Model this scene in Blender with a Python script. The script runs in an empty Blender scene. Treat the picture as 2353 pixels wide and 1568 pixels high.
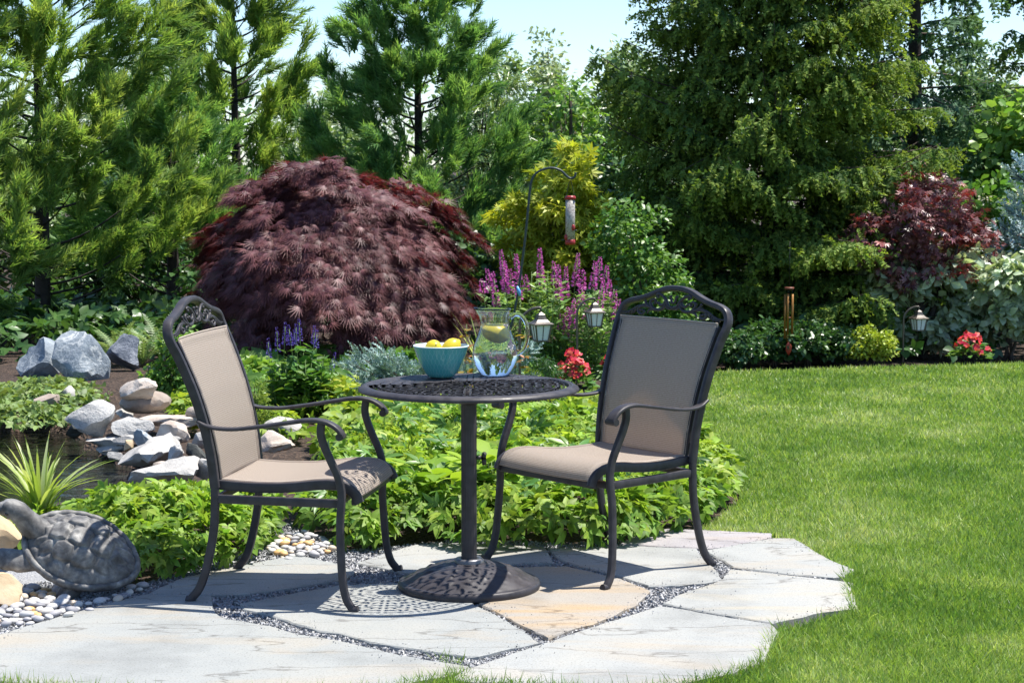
import bpy, bmesh, math, random
import numpy as np
from mathutils import Vector, Matrix
from mathutils.geometry import tessellate_polygon

# ---------------------------------------------------------------- camera, world, sun, exposure
scene = bpy.context.scene
COL = scene.collection
CAM_H, PITCH, FPX = 1.48, math.radians(5.15), 4488.0      # eye height, downward pitch, focal length in 2352-px frame
cd = bpy.data.cameras.new('camera')
cd.sensor_width = 36.0
cd.lens = 36.0 * FPX / 2352.0
cd.clip_start, cd.clip_end = 0.1, 3000
cd.dof.use_dof = True
cd.dof.focus_distance = 7.0
cd.dof.aperture_fstop = 18.0
cam = bpy.data.objects.new('camera', cd)
COL.objects.link(cam)
cam.location = (0, 0, CAM_H)
cam.rotation_euler = (math.pi / 2 - PITCH, 0, 0)
scene.camera = cam

SUN_EL, SUN_AZ = math.radians(67.5), math.radians(17)       # azimuth from +X towards +Y
SUN = Vector((math.cos(SUN_EL) * math.cos(SUN_AZ), math.cos(SUN_EL) * math.sin(SUN_AZ), math.sin(SUN_EL)))
world = bpy.data.worlds.new('World')
scene.world = world
world.use_nodes = True
wn = world.node_tree.nodes
wl = world.node_tree.links
sky = wn.new('ShaderNodeTexSky')
sky.sky_type = 'NISHITA'
sky.sun_disc = False
sky.sun_elevation = SUN_EL
sky.sun_rotation = math.pi / 2 - SUN_AZ
sky.air_density, sky.dust_density, sky.ozone_density = 0.9, 0.3, 6.0
bg = wn['Background']
bg.inputs['Strength'].default_value = 0.102
wl.new(sky.outputs[0], bg.inputs['Color'])
sd = bpy.data.lights.new('sun', 'SUN')
sd.energy = 4.3
sd.angle = math.radians(0.53)
sd.color = (1.0, 0.95, 0.87)
sun = bpy.data.objects.new('sun', sd)
COL.objects.link(sun)
sun.rotation_euler = SUN.to_track_quat('Z', 'Y').to_euler()
scene.view_settings.view_transform = 'Standard'
scene.view_settings.look = 'None'
scene.view_settings.gamma = 1.0
scene.view_settings.exposure = 1.12
scene.view_settings.use_curve_mapping = False
scene.cycles.max_bounces = 10
scene.cycles.diffuse_bounces = 5
scene.cycles.glossy_bounces = 4
scene.cycles.transmission_bounces = 10
scene.cycles.transparent_max_bounces = 12
scene.cycles.sample_clamp_indirect = 6.0
scene.cycles.caustics_reflective = False
sd.cycles.is_caustics_light = True

# ---------------------------------------------------------------- places: a spot in the photo -> a spot in the garden
cP, sP = math.cos(PITCH), math.sin(PITCH)
def gp(px, py, z=0.0):
    """where the sight line through (px, py) meets the level z"""
    u, v = (px - 1176) / FPX, (784 - py) / FPX
    t = (z - CAM_H) / (-sP + v * cP)
    return Vector((u * t, (cP + v * sP) * t, z))
def at(px, py, y):
    u, v = (px - 1176) / FPX, (784 - py) / FPX
    t = y / (cP + v * sP)
    return Vector((u * t, y, CAM_H + (-sP + v * cP) * t))
def gpoly(pts, z=0.0, k=1.0):
    return np.array([gp(a * k, b * k, z)[:2] for a, b in pts])

# ---------------------------------------------------------------- tags and mesh helpers
def tag(o, label, cat, group=None):
    o['label'] = label
    o['category'] = cat
    if group: o['group'] = group
    return o
def kind(o, k):
    o['kind'] = k
    return o
def empty(name, loc=(0, 0, 0), rz=0.0):
    o = bpy.data.objects.new(name, None)
    COL.objects.link(o)
    o.location = loc
    o.rotation_euler = (0, 0, rz)
    o.empty_display_size = 0.05
    return o
def link(name, me, parent=None, mat=None):
    o = bpy.data.objects.new(name, me)
    COL.objects.link(o)
    if parent is not None: o.parent = parent
    if mat is not None and not me.materials: me.materials.append(mat)
    return o
def mesh(name, v, f, mat, parent=None, smooth=True):
    me = bpy.data.meshes.new(name)
    me.from_pydata([tuple(map(float, p)) for p in v], [], [tuple(int(i) for i in q) for q in f])
    me.update()
    if smooth: me.polygons.foreach_set('use_smooth', [True] * len(me.polygons))
    return link(name, me, parent, mat)
def trimesh(name, V, T, mat, parent=None, attrs=None, smooth=False):
    """big triangle meshes straight from numpy"""
    V = np.asarray(V, dtype=np.float32); T = np.asarray(T, dtype=np.int32)
    me = bpy.data.meshes.new(name)
    me.vertices.add(len(V)); me.vertices.foreach_set('co', V.ravel())
    me.loops.add(T.size); me.loops.foreach_set('vertex_index', T.ravel())
    me.polygons.add(len(T)); me.polygons.foreach_set('loop_start', np.arange(len(T), dtype=np.int32) * 3)
    if smooth: me.polygons.foreach_set('use_smooth', np.ones(len(T), dtype=bool))
    for n, a in (attrs or {}).items():
        at_ = me.attributes.new(n, 'FLOAT', 'POINT')
        at_.data.foreach_set('value', np.asarray(a, dtype=np.float32))
    me.update()
    return link(name, me, parent, mat)
def catmull(pts, n=8, closed=False):
    P = [np.array(p, float) for p in pts]
    if len(P) < 3: return np.array([P[0] + (P[-1] - P[0]) * i / n for i in range(n + 1)])
    Q = [2 * P[0] - P[1]] + P + [2 * P[-1] - P[-2]]
    if closed: Q = [P[-1]] + P + [P[0], P[1]]
    out = []
    for i in range(1, len(Q) - 2):
        a, b, c, d = Q[i - 1:i + 3]
        for k in range(n):
            t = k / n
            out.append(.5 * ((2 * b) + (c - a) * t + (2 * a - 5 * b + 4 * c - d) * t * t + (3 * b - a - 3 * c + d) * t ** 3))
    if not closed: out.append(P[-1])
    return np.array(out)
def rrect(w, h, r=.3, n=3):
    """rounded rectangle profile, w across the side direction"""
    r = min(w, h) * r
    out = []
    for cx, cy, a0 in ((w/2-r, h/2-r, 0), (-w/2+r, h/2-r, 90), (-w/2+r, -h/2+r, 180), (w/2-r, -h/2+r, 270)):
        for k in range(n):
            a = math.radians(a0 + 90 * k / (n - 1))
            out.append((cx + r * math.cos(a), cy + r * math.sin(a)))
    return out
def circ(r, n=8, sx=1.0):
    return [(r * sx * math.cos(2*math.pi*k/n), r * math.sin(2*math.pi*k/n)) for k in range(n)]
def sweep(path, prof, side=None, scale=None, cap=True):
    """(verts, faces) of a profile swept along a path; side: fixed across direction"""
    path = np.asarray(path, float); n = len(path); m = len(prof)
    T = np.gradient(path, axis=0); T /= np.linalg.norm(T, axis=1)[:, None] + 1e-12
    V = []; prev = None
    for i in range(n):
        t = T[i]
        s = np.array(side, float) if side is not None else (prev if prev is not None else (np.array((0, 0, 1.)) if abs(t[2]) < .9 else np.array((1., 0, 0))))
        s = s - t * s.dot(t)
        s /= np.linalg.norm(s) + 1e-12
        if side is None: prev = s
        b = np.cross(t, s)
        k = 1.0 if scale is None else (scale[i] if hasattr(scale, '__len__') else scale)
        for a, c in prof: V.append(path[i] + (s * a + b * c) * k)
    F = []
    for i in range(n - 1):
        for j in range(m):
            F.append((i*m+j, i*m+(j+1) % m, (i+1)*m+(j+1) % m, (i+1)*m+j))
    if cap:
        F.append(tuple(range(m - 1, -1, -1))); F.append(tuple((n-1)*m + j for j in range(m)))
    return np.array(V), F
class MB:
    """collects shapes of ONE part"""
    def __init__(s): s.v = []; s.f = []
    def add(s, vf, M=None):
        v, f = vf; o = len(s.v)
        for p in v: s.v.append(tuple(M @ Vector(p)) if M is not None else tuple(p))
        s.f += [tuple(i + o for i in q) for q in f]
        return s
    def build(s, name, mat, parent=None, smooth=True): return mesh(name, s.v, s.f, mat, parent, smooth)
def lathe(prof, n=32, flute=0, fa=0.0):
    V = []; F = []; m = len(prof)
    for i in range(n):
        a = 2 * math.pi * i / n
        k = 1 + fa * (1 if (i * flute * 2 // n) % 2 else -1) if flute else 1
        for r, z in prof: V.append((r * k * math.cos(a), r * k * math.sin(a), z))
    for i in range(n):
        for j in range(m - 1):
            i2 = (i + 1) % n
            F.append((i*m+j, i2*m+j, i2*m+j+1, i*m+j+1))
    return V, F
def box(x0, x1, y0, y1, z0, z1):
    v = [(x, y, z) for z in (z0, z1) for y in (y0, y1) for x in (x0, x1)]
    return v, [(0,2,3,1), (4,5,7,6), (0,1,5,4), (2,6,7,3), (0,4,6,2), (1,3,7,5)]
def autosmooth(o, deg=40):
    me = o.data
    bm = bmesh.new(); bm.from_mesh(me)
    bmesh.ops.recalc_face_normals(bm, faces=bm.faces)
    for e in bm.edges:
        if len(e.link_faces) == 2 and e.calc_face_angle(0) > math.radians(deg): e.smooth = False
    bm.to_mesh(me); bm.free()
    return o
def fill2d(name, loops, thick, mat, parent=None, bevel=0.0, loc=(0, 0, 0)):
    """flat plate with holes: filled 2D curve turned into a mesh (loops[0] outside, the rest holes)"""
    cu = bpy.data.curves.new(name, 'CURVE'); cu.dimensions = '2D'; cu.fill_mode = 'BOTH'
    cu.extrude = thick / 2; cu.bevel_depth = bevel; cu.bevel_resolution = 0
    for L in loops:
        s = cu.splines.new('POLY'); s.points.add(len(L) - 1)
        for p, q in zip(s.points, L): p.co = (q[0], q[1], 0, 1)
        s.use_cyclic_u = True
    o = bpy.data.objects.new(name, cu); COL.objects.link(o)
    dg = bpy.context.evaluated_depsgraph_get()
    me = bpy.data.meshes.new_from_object(o.evaluated_get(dg))
    bpy.data.objects.remove(o); bpy.data.curves.remove(cu)
    me.name = name; me.materials.clear()
    o = link(name, me, parent, mat); o.location = loc
    return o
def inside(P, poly):
    P = np.asarray(P); x, y = P[:, 0], P[:, 1]; r = np.zeros(len(P), bool)
    n = len(poly)
    for i in range(n):
        x1, y1 = poly[i]; x2, y2 = poly[(i + 1) % n]
        c = ((y1 > y) != (y2 > y)) & (x < (x2 - x1) * (y - y1) / (y2 - y1 + 1e-12) + x1)
        r ^= c
    return r
def edgedist(P, poly):
    P = np.asarray(P); best = np.full(len(P), 1e9); n = len(poly)
    for i in range(n):
        a = poly[i]; d = poly[(i + 1) % n] - a
        t = np.clip(((P - a) @ d) / (d @ d + 1e-12), 0, 1)
        best = np.minimum(best, np.hypot(*(P - a - t[:, None] * d).T))
    return best
def vnoise(P, s, seed=0):
    """smooth value noise in 0..1 at 2D/3D points"""
    P = np.asarray(P, float) / s
    if P.shape[1] == 2: P = np.c_[P, np.zeros(len(P)) + seed * .37]
    I = np.floor(P).astype(np.int64); f = P - I; f = f * f * (3 - 2 * f)
    def h(i):
        k = (i[:, 0] * 374761393 + i[:, 1] * 668265263 + i[:, 2] * 2147483647 + seed * 1274126177) & 0xffffffff
        k = ((k ^ (k >> 13)) * 1274126177) & 0xffffffff
        k = k ^ (k >> 16)
        return (k & 0xffff) / 65535.0
    out = 0
    for dx in (0, 1):
        for dy in (0, 1):
            for dz in (0, 1):
                w = (f[:, 0] if dx else 1-f[:, 0]) * (f[:, 1] if dy else 1-f[:, 1]) * (f[:, 2] if dz else 1-f[:, 2])
                out = out + w * h(I + np.array((dx, dy, dz)))
    return out

def nrm(a): return a / (np.linalg.norm(a, axis=-1, keepdims=True) + 1e-12)
# ---------------------------------------------------------------- materials
def newmat(name):
    m = bpy.data.materials.new(name); m.use_nodes = True
    nt = m.node_tree; nt.nodes.clear()
    out = nt.nodes.new('ShaderNodeOutputMaterial')
    return m, nt.nodes, nt.links, out
def N(ns, t, **k):
    n = ns.new(t)
    for a, b in k.items():
        if a in n.inputs: n.inputs[a].default_value = b
        else: setattr(n, a, b)
    return n
def ramp(ns, cols):
    r = ns.new('ShaderNodeValToRGB'); e = r.color_ramp.elements
    while len(e) < len(cols): e.new(.5)
    for i, (p, c) in enumerate(cols):
        e[i].position = p; e[i].color = (*c, 1)
    return r
GAIN = [(('crypto',), 1.75), (('spruce_needles',), 1.6), (('deep', 'grey_green', 'silvery', 'mid_green', 'light_green', 'herb'), 1.4), (('red_maple',), 1.35), (('cover', 'creeper'), 1.4), (('grass_blade',), 1.38), (('golden', 'chart', 'variegated', 'hydrangea', 'iris', 'fern'), 1.2)]
def leafmat(name, cols, tip=None, trans=.35, rough=.5, spec=.35, jit=.25, tcol=(1.25, 1.25, .6)):
    """foliage: colours by clump (attribute v), own colour of the young tips (attribute t), each leaf a little different, light passes through"""
    g = next((k for ks, k in GAIN if any(q in name for q in ks)), 1.0)
    cols = [tuple(min(.62, c * g) for c in q) for q in cols]
    if tip: tip = tuple(min(.62, c * g) for c in tip)
    m, ns, ls, out = newmat(name)
    av = N(ns, 'ShaderNodeAttribute', attribute_name='v')
    n = len(cols)
    r = ramp(ns, [(i / max(1, n - 1), c) for i, c in enumerate(cols)])
    ls.new(av.outputs['Fac'], r.inputs[0])
    col = r.outputs[0]
    if tip:
        a2 = N(ns, 'ShaderNodeAttribute', attribute_name='t')
        mx = ns.new('ShaderNodeMix'); mx.data_type = 'RGBA'
        ls.new(a2.outputs['Fac'], mx.inputs[0]); ls.new(col, mx.inputs[6]); mx.inputs[7].default_value = (*tip, 1)
        col = mx.outputs[2]
    geo = ns.new('ShaderNodeNewGeometry')
    mr = N(ns, 'ShaderNodeMapRange'); mr.inputs[3].default_value = 1 - jit; mr.inputs[4].default_value = 1 + jit
    ls.new(geo.outputs['Random Per Island'], mr.inputs[0])
    hs = ns.new('ShaderNodeHueSaturation'); ls.new(col, hs.inputs['Color']); ls.new(mr.outputs[0], hs.inputs['Value'])
    mh = N(ns, 'ShaderNodeMapRange'); mh.inputs[3].default_value = .485; mh.inputs[4].default_value = .515
    ml = N(ns, 'ShaderNodeMath', operation='FRACT'); mm = N(ns, 'ShaderNodeMath', operation='MULTIPLY'); mm.inputs[1].default_value = 17.3
    ls.new(geo.outputs['Random Per Island'], mm.inputs[0]); ls.new(mm.outputs[0], ml.inputs[0]); ls.new(ml.outputs[0], mh.inputs[0])
    ls.new(mh.outputs[0], hs.inputs['Hue'])
    p = N(ns, 'ShaderNodeBsdfPrincipled', Roughness=rough); p.inputs['Specular IOR Level'].default_value = spec
    ls.new(hs.outputs[0], p.inputs['Base Color'])
    tr = ns.new('ShaderNodeBsdfTranslucent')
    tm = ns.new('ShaderNodeMix'); tm.data_type = 'RGBA'; tm.blend_type = 'MULTIPLY'; tm.inputs[0].default_value = 1
    ls.new(hs.outputs[0], tm.inputs[6]); tm.inputs[7].default_value = (*tcol, 1)
    ls.new(tm.outputs[2], tr.inputs['Color'])
    ms = N(ns, 'ShaderNodeMixShader'); ms.inputs[0].default_value = trans
    ls.new(p.outputs[0], ms.inputs[1]); ls.new(tr.outputs[0], ms.inputs[2]); ls.new(ms.outputs[0], out.inputs[0])
    return m
def plain(name, col, rough=.5, metal=0.0, spec=.5, noise=0.0, nscale=30.0, bump=0.0, bscale=200.0, col2=None):
    m, ns, ls, out = newmat(name)
    p = N(ns, 'ShaderNodeBsdfPrincipled', Roughness=rough, Metallic=metal); p.inputs['Specular IOR Level'].default_value = spec
    p.inputs['Base Color'].default_value = (*col, 1)
    tc = ns.new('ShaderNodeTexCoord')
    if noise or col2:
        nz = N(ns, 'ShaderNodeTexNoise', Scale=nscale, Detail=5.0); ls.new(tc.outputs['Object'], nz.inputs['Vector'])
        c2 = col2 or tuple(max(0, c * (1 - noise)) for c in col); c1 = col if col2 else tuple(c * (1 + noise) for c in col)
        r = ramp(ns, [(.35, c2), (.65, c1)]); ls.new(nz.outputs['Fac'], r.inputs[0]); ls.new(r.outputs[0], p.inputs['Base Color'])
    if bump:
        nb = N(ns, 'ShaderNodeTexNoise', Scale=bscale, Detail=4.0); ls.new(tc.outputs['Object'], nb.inputs['Vector'])
        b = N(ns, 'ShaderNodeBump', Strength=bump, Distance=.004); ls.new(nb.outputs['Fac'], b.inputs['Height']); ls.new(b.outputs[0], p.inputs['Normal'])
    ls.new(p.outputs[0], out.inputs[0])
    return m
def rockmat(name, cols, scale=6.0, bump=.5, vein=None):
    """stone: blotches of its colours, paler veins, rough relief"""
    m, ns, ls, out = newmat(name)
    tc = ns.new('ShaderNodeTexCoord'); oi = ns.new('ShaderNodeObjectInfo')
    ad = N(ns, 'ShaderNodeVectorMath', operation='ADD'); ls.new(tc.outputs['Object'], ad.inputs[0]); ls.new(oi.outputs['Location'], ad.inputs[1])
    nz = N(ns, 'ShaderNodeTexNoise', Scale=scale, Detail=8.0, Roughness=.65, Distortion=.8); ls.new(ad.outputs[0], nz.inputs['Vector'])
    n = len(cols); r = ramp(ns, [(.3 + .4 * i / max(1, n - 1), c) for i, c in enumerate(cols)]); ls.new(nz.outputs['Fac'], r.inputs[0])
    col = r.outputs[0]
    if vein:
        n2 = N(ns, 'ShaderNodeTexNoise', Scale=scale * .8, Detail=6.0, Distortion=2.0); ls.new(ad.outputs[0], n2.inputs['Vector'])
        r2 = ramp(ns, [(.47, (0, 0, 0)), (.5, (1, 1, 1)), (.53, (0, 0, 0))]); ls.new(n2.outputs['Fac'], r2.inputs[0])
        mx = ns.new('ShaderNodeMix'); mx.data_type = 'RGBA'; ls.new(r2.outputs[0], mx.inputs[0]); ls.new(col, mx.inputs[6]); mx.inputs[7].default_value = (*vein, 1)
        col = mx.outputs[2]
    p = N(ns, 'ShaderNodeBsdfPrincipled', Roughness=.8); p.inputs['Specular IOR Level'].default_value = .3
    ls.new(col, p.inputs['Base Color'])
    n3 = N(ns, 'ShaderNodeTexNoise', Scale=scale * 6, Detail=8.0, Roughness=.7); ls.new(ad.outputs[0], n3.inputs['Vector'])
    b = N(ns, 'ShaderNodeBump', Strength=bump, Distance=.02); ls.new(n3.outputs['Fac'], b.inputs['Height']); ls.new(b.outputs[0], p.inputs['Normal'])
    ls.new(p.outputs[0], out.inputs[0])
    return m
def glassmat(name, col=(1, 1, 1), ior=1.45, thin=0.0):
    """clear dielectric; thin = share that passes straight through, as in a thin wall"""
    m, ns, ls, out = newmat(name)
    p = N(ns, 'ShaderNodeBsdfPrincipled', Roughness=0.0, IOR=ior)
    p.inputs['Base Color'].default_value = (*col, 1); p.inputs['Transmission Weight'].default_value = 1.0
    if thin >= 1.0:
        lw = N(ns, 'ShaderNodeLayerWeight', Blend=.5); pw = N(ns, 'ShaderNodeMath', operation='POWER'); ls.new(lw.outputs['Facing'], pw.inputs[0]); pw.inputs[1].default_value = 4.0
        fr = N(ns, 'ShaderNodeMath', operation='MULTIPLY_ADD'); ls.new(pw.outputs[0], fr.inputs[0]); fr.inputs[1].default_value = .55; fr.inputs[2].default_value = .035; gl = N(ns, 'ShaderNodeBsdfGlossy', Roughness=0.0); tp = ns.new('ShaderNodeBsdfTransparent'); tp.inputs['Color'].default_value = (*col, 1)
        ms = N(ns, 'ShaderNodeMixShader'); ls.new(fr.outputs[0], ms.inputs[0]); ls.new(tp.outputs[0], ms.inputs[1]); ls.new(gl.outputs[0], ms.inputs[2]); ls.new(ms.outputs[0], out.inputs[0])
    elif thin > 0:
        tp = ns.new('ShaderNodeBsdfTransparent'); tp.inputs['Color'].default_value = (*col, 1)
        ms = N(ns, 'ShaderNodeMixShader'); ms.inputs[0].default_value = thin; ls.new(p.outputs[0], ms.inputs[1]); ls.new(tp.outputs[0], ms.inputs[2]); ls.new(ms.outputs[0], out.inputs[0])
    else: ls.new(p.outputs[0], out.inputs[0])
    return m

# ---------------------------------------------------------------- foliage tools

def frames(d, hint):
    """rotation matrices with y along d and z as near to hint as it goes"""
    y = nrm(d); z = nrm(hint - y * np.sum(hint * y, axis=1, keepdims=True)); x = np.cross(y, z)
    return np.stack([x, y, z], axis=2)
def place(tpl, pos, R, sc, v=None):
    """copies of a template joined: tpl = (verts, tris, t)"""
    tv, tf, tt = tpl; n = len(pos); k = len(tv)
    sc = np.asarray(sc, float).reshape(n, -1)
    P = np.einsum('nij,nkj->nki', R, tv[None] * sc[:, None, :]) + pos[:, None, :]
    T = (tf[None] + (np.arange(n) * k)[:, None, None]).reshape(-1, 3)
    v = np.zeros(n) if v is None else v
    return P.reshape(-1, 3), T, np.repeat(v, k), np.tile(tt, n)
def join(parts):
    o = 0; V = []; T = []; A = []; B = []
    for p in parts:
        V.append(p[0]); T.append(p[1] + o); A.append(p[2]); B.append(p[3]); o += len(p[0])
    return np.concatenate(V), np.concatenate(T), np.concatenate(A), np.concatenate(B)
def foliage(name, data, mat, parent=None):
    V, T, a, b = data
    return trimesh(name, V, T, mat, parent, {'v': a, 't': b})
def rdir(rng, n): return nrm(rng.normal(size=(n, 3)))
LEAF = (np.array([(0, 0, 0), (.26, .42, .07), (0, 1, -.04), (-.26, .42, .07)]), np.array([(0, 1, 2), (0, 2, 3)]), np.array([0, .4, 1, .4]))
def leaf_shape(w=.3, fold=.08, droop=.12, n=3, serr=0.0):
    """a leaf blade with midrib, n segments"""
    V = [(0, 0, 0)]; t = [0]
    for i in range(1, n + 1):
        y = i / (n + 1); ww = w * math.sin(math.pi * y ** .8) * (1 + serr * (1 if i % 2 else -1))
        z = -droop * y * y
        V += [(-ww, y, z + fold), (0, y, z), (ww, y, z + fold)]; t += [y] * 3
    V.append((0, 1, -droop)); t.append(1)
    F = [(0, 2, 1), (0, 3, 2)]
    for i in range(n - 1):
        a = 1 + 3 * i; b = a + 3
        F += [(a, a+1, b+1), (a, b+1, b), (a+1, a+2, b+2), (a+1, b+2, b+1)]
    a = 1 + 3 * (n - 1); e = len(V) - 1
    F += [(a, a+1, e), (a+1, a+2, e)]
    return np.array(V), np.array(F), np.array(t)
def compound(base, spec):
    """several leaflets as one template: spec = (angle, length, y offset)"""
    P = []
    for ang, L, y0 in spec:
        a = math.radians(ang); R = np.array([[math.cos(a), math.sin(a), 0], [-math.sin(a), math.cos(a), 0], [0, 0, 1]])
        P.append(((base[0] * L) @ R.T + np.array((0, y0, 0)), base[1], base[2], base[2]))
    V, T, _, t = join(P)
    return V, T, t
def ribbons(lines, w):
    """thin tapered blades along polylines, as one template"""
    V = []; F = []; t = []
    for L in lines:
        L = np.asarray(L, float); n = len(L); d = L[-1] - L[0]
        s = np.cross(d, (0, 0, 1.0)); s = s / (np.linalg.norm(s) + 1e-9) * w
        o = len(V)
        for i in range(n - 1):
            k = 1 - .5 * i / (n - 1)
            V += [L[i] - s * k, L[i] + s * k]; t += [i / (n - 1)] * 2
        V.append(L[-1]); t.append(1)
        for i in range(n - 2):
            a = o + 2 * i; F += [(a, a+1, a+3), (a, a+3, a+2)]
        a = o + 2 * (n - 2); F.append((a, a+1, a+2))
    return np.array(V), np.array(F), np.array(t)
def limb(mb, pts, r0, r1, seg=6, n=4):
    path = catmull(pts, n); k = np.linspace(r0, r1, len(path))
    mb.add(sweep(path, circ(1.0, seg), scale=k))
# ================================================================ THE SETTING
K = 0.8963                                      # 2624-px photograph -> 2352-px frame
pond = gpoly([(-400, 985), (-100, 985), (30, 990), (120, 992), (175, 1000), (205, 1030), (262, 1062), (300, 1080), (310, 1130), (230, 1165), (60, 1185), (-60, 1190), (-400, 1200)], -.12)
def ground_mat():
    m, ns, ls, out = newmat('mulch')
    tc = ns.new('ShaderNodeTexCoord')
    v = N(ns, 'ShaderNodeTexVoronoi', Scale=55.0); ls.new(tc.outputs['Object'], v.inputs['Vector'])
    n = N(ns, 'ShaderNodeTexNoise', Scale=9.0, Detail=6.0); ls.new(tc.outputs['Object'], n.inputs['Vector'])
    r = ramp(ns, [(0, (.018, .011, .008)), (.5, (.042, .026, .018)), (1, (.10, .066, .046))])
    ls.new(v.outputs['Color'], r.inputs[0])
    mx = ns.new('ShaderNodeMix'); mx.data_type = 'RGBA'; mx.blend_type = 'MULTIPLY'; mx.inputs[0].default_value = .6
    r2 = ramp(ns, [(.3, (.55, .5, .5)), (.7, (1.3, 1.25, 1.2))]); ls.new(n.outputs['Fac'], r2.inputs[0])
    ls.new(r.outputs[0], mx.inputs[6]); ls.new(r2.outputs[0], mx.inputs[7])
    p = N(ns, 'ShaderNodeBsdfPrincipled', Roughness=.95); ls.new(mx.outputs[2], p.inputs['Base Color'])
    b = N(ns, 'ShaderNodeBump', Strength=.9, Distance=.02); ls.new(v.outputs['Distance'], b.inputs['Height']); ls.new(b.outputs[0], p.inputs['Normal'])
    ls.new(p.outputs[0], out.inputs[0])
    return m
M_MULCH = ground_mat()
def build_ground():
    xs = np.unique(np.r_[-900, -300, -100, -40, -20, np.arange(-9, 9.01, .15), 20, 40, 100, 300, 900])
    ys = np.unique(np.r_[-300, -60, -10, np.arange(2, 20.01, .15), 26, 40, 80, 200, 600, 1500])
    X, Y = np.meshgrid(xs, ys); P = np.c_[X.ravel(), Y.ravel()]
    Z = np.full(len(P), -.045)
    bed = (P[:, 1] > 8.6) & (P[:, 1] < 20.1) & (np.abs(P[:, 0]) < 9)
    Z += np.where(bed, (vnoise(P, .5, 3) - .5) * .03 - .012, 0)
    # the bank rises gently behind the pond
    Z += np.where((P[:, 0] < -.8), .10 * np.clip((P[:, 1] - 11.0) / 1.5, 0, 1) * np.clip((-.8 - P[:, 0]) / .6, 0, 1) * np.clip((20 - P[:, 1]) / 3, 0, 1), 0)
    d = edgedist(P, pond); ins = inside(P, pond)
    Z = np.where(ins, Z - .45 * np.clip((d + .05) / .3, 0, 1), Z)
    nx, ny = len(xs), len(ys)
    F = [(j*nx+i, j*nx+i+1, (j+1)*nx+i+1, (j+1)*nx+i) for j in range(ny-1) for i in range(nx-1)]
    kind(mesh('ground', np.c_[P, Z], F, M_MULCH), 'structure')
build_ground()
def sheet(name, poly, z, mat):
    tris = tessellate_polygon([[Vector((x, y, 0)) for x, y in poly]])
    return kind(mesh(name, [(x, y, z) for x, y in poly], tris, mat, smooth=False), 'structure')
def water_mat():
    m, ns, ls, out = newmat('pond_water')
    tc = ns.new('ShaderNodeTexCoord')
    mp = ns.new('ShaderNodeMapping'); mp.inputs['Scale'].default_value = (1, 2.2, 1); ls.new(tc.outputs['Object'], mp.inputs['Vector'])
    n = N(ns, 'ShaderNodeTexNoise', Scale=5.0, Detail=4.0, Distortion=1.0); ls.new(mp.outputs[0], n.inputs['Vector'])
    p = N(ns, 'ShaderNodeBsdfPrincipled', Roughness=.04, IOR=1.33); p.inputs['Base Color'].default_value = (.012, .014, .010, 1)
    b = N(ns, 'ShaderNodeBump', Strength=.35, Distance=.03); ls.new(n.outputs['Fac'], b.inputs['Height']); ls.new(b.outputs[0], p.inputs['Normal'])
    ls.new(p.outputs[0], out.inputs[0])
    return m
M_WATER = water_mat()
pc = pond.mean(axis=0)
sheet('pond_water', pc + (pond - pc) * 1.05, -.12, M_WATER)

# ---- lawn
M_TURF = plain('turf_soil', (.09, .135, .025), .95, noise=.35, nscale=25)
lawn = np.array([(-9, -3), (-9, 5.35)] + [tuple(gp(*q)[:2]) for q in [(0, 1545), (200, 1568), (500, 1582), (900, 1566), (1010, 1538), (1060, 1534), (1300, 1548), (1450, 1556), (1560, 1545), (1740, 1510), (1780, 1440), (1940, 1400), (1940, 1300), (1830, 1240), (1770, 1222), (1600, 1214), (1640, 1190), (1700, 1140), (1700, 1080), (1600, 1045), (1450, 985), (1330, 930), (1345, 893), (1480, 868), (1640, 850), (1900, 842), (2352, 830)]] + [(7, 15.2), (16, 14.5), (16, -3)])
sheet('lawn', lawn, -.020, M_TURF)

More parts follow.
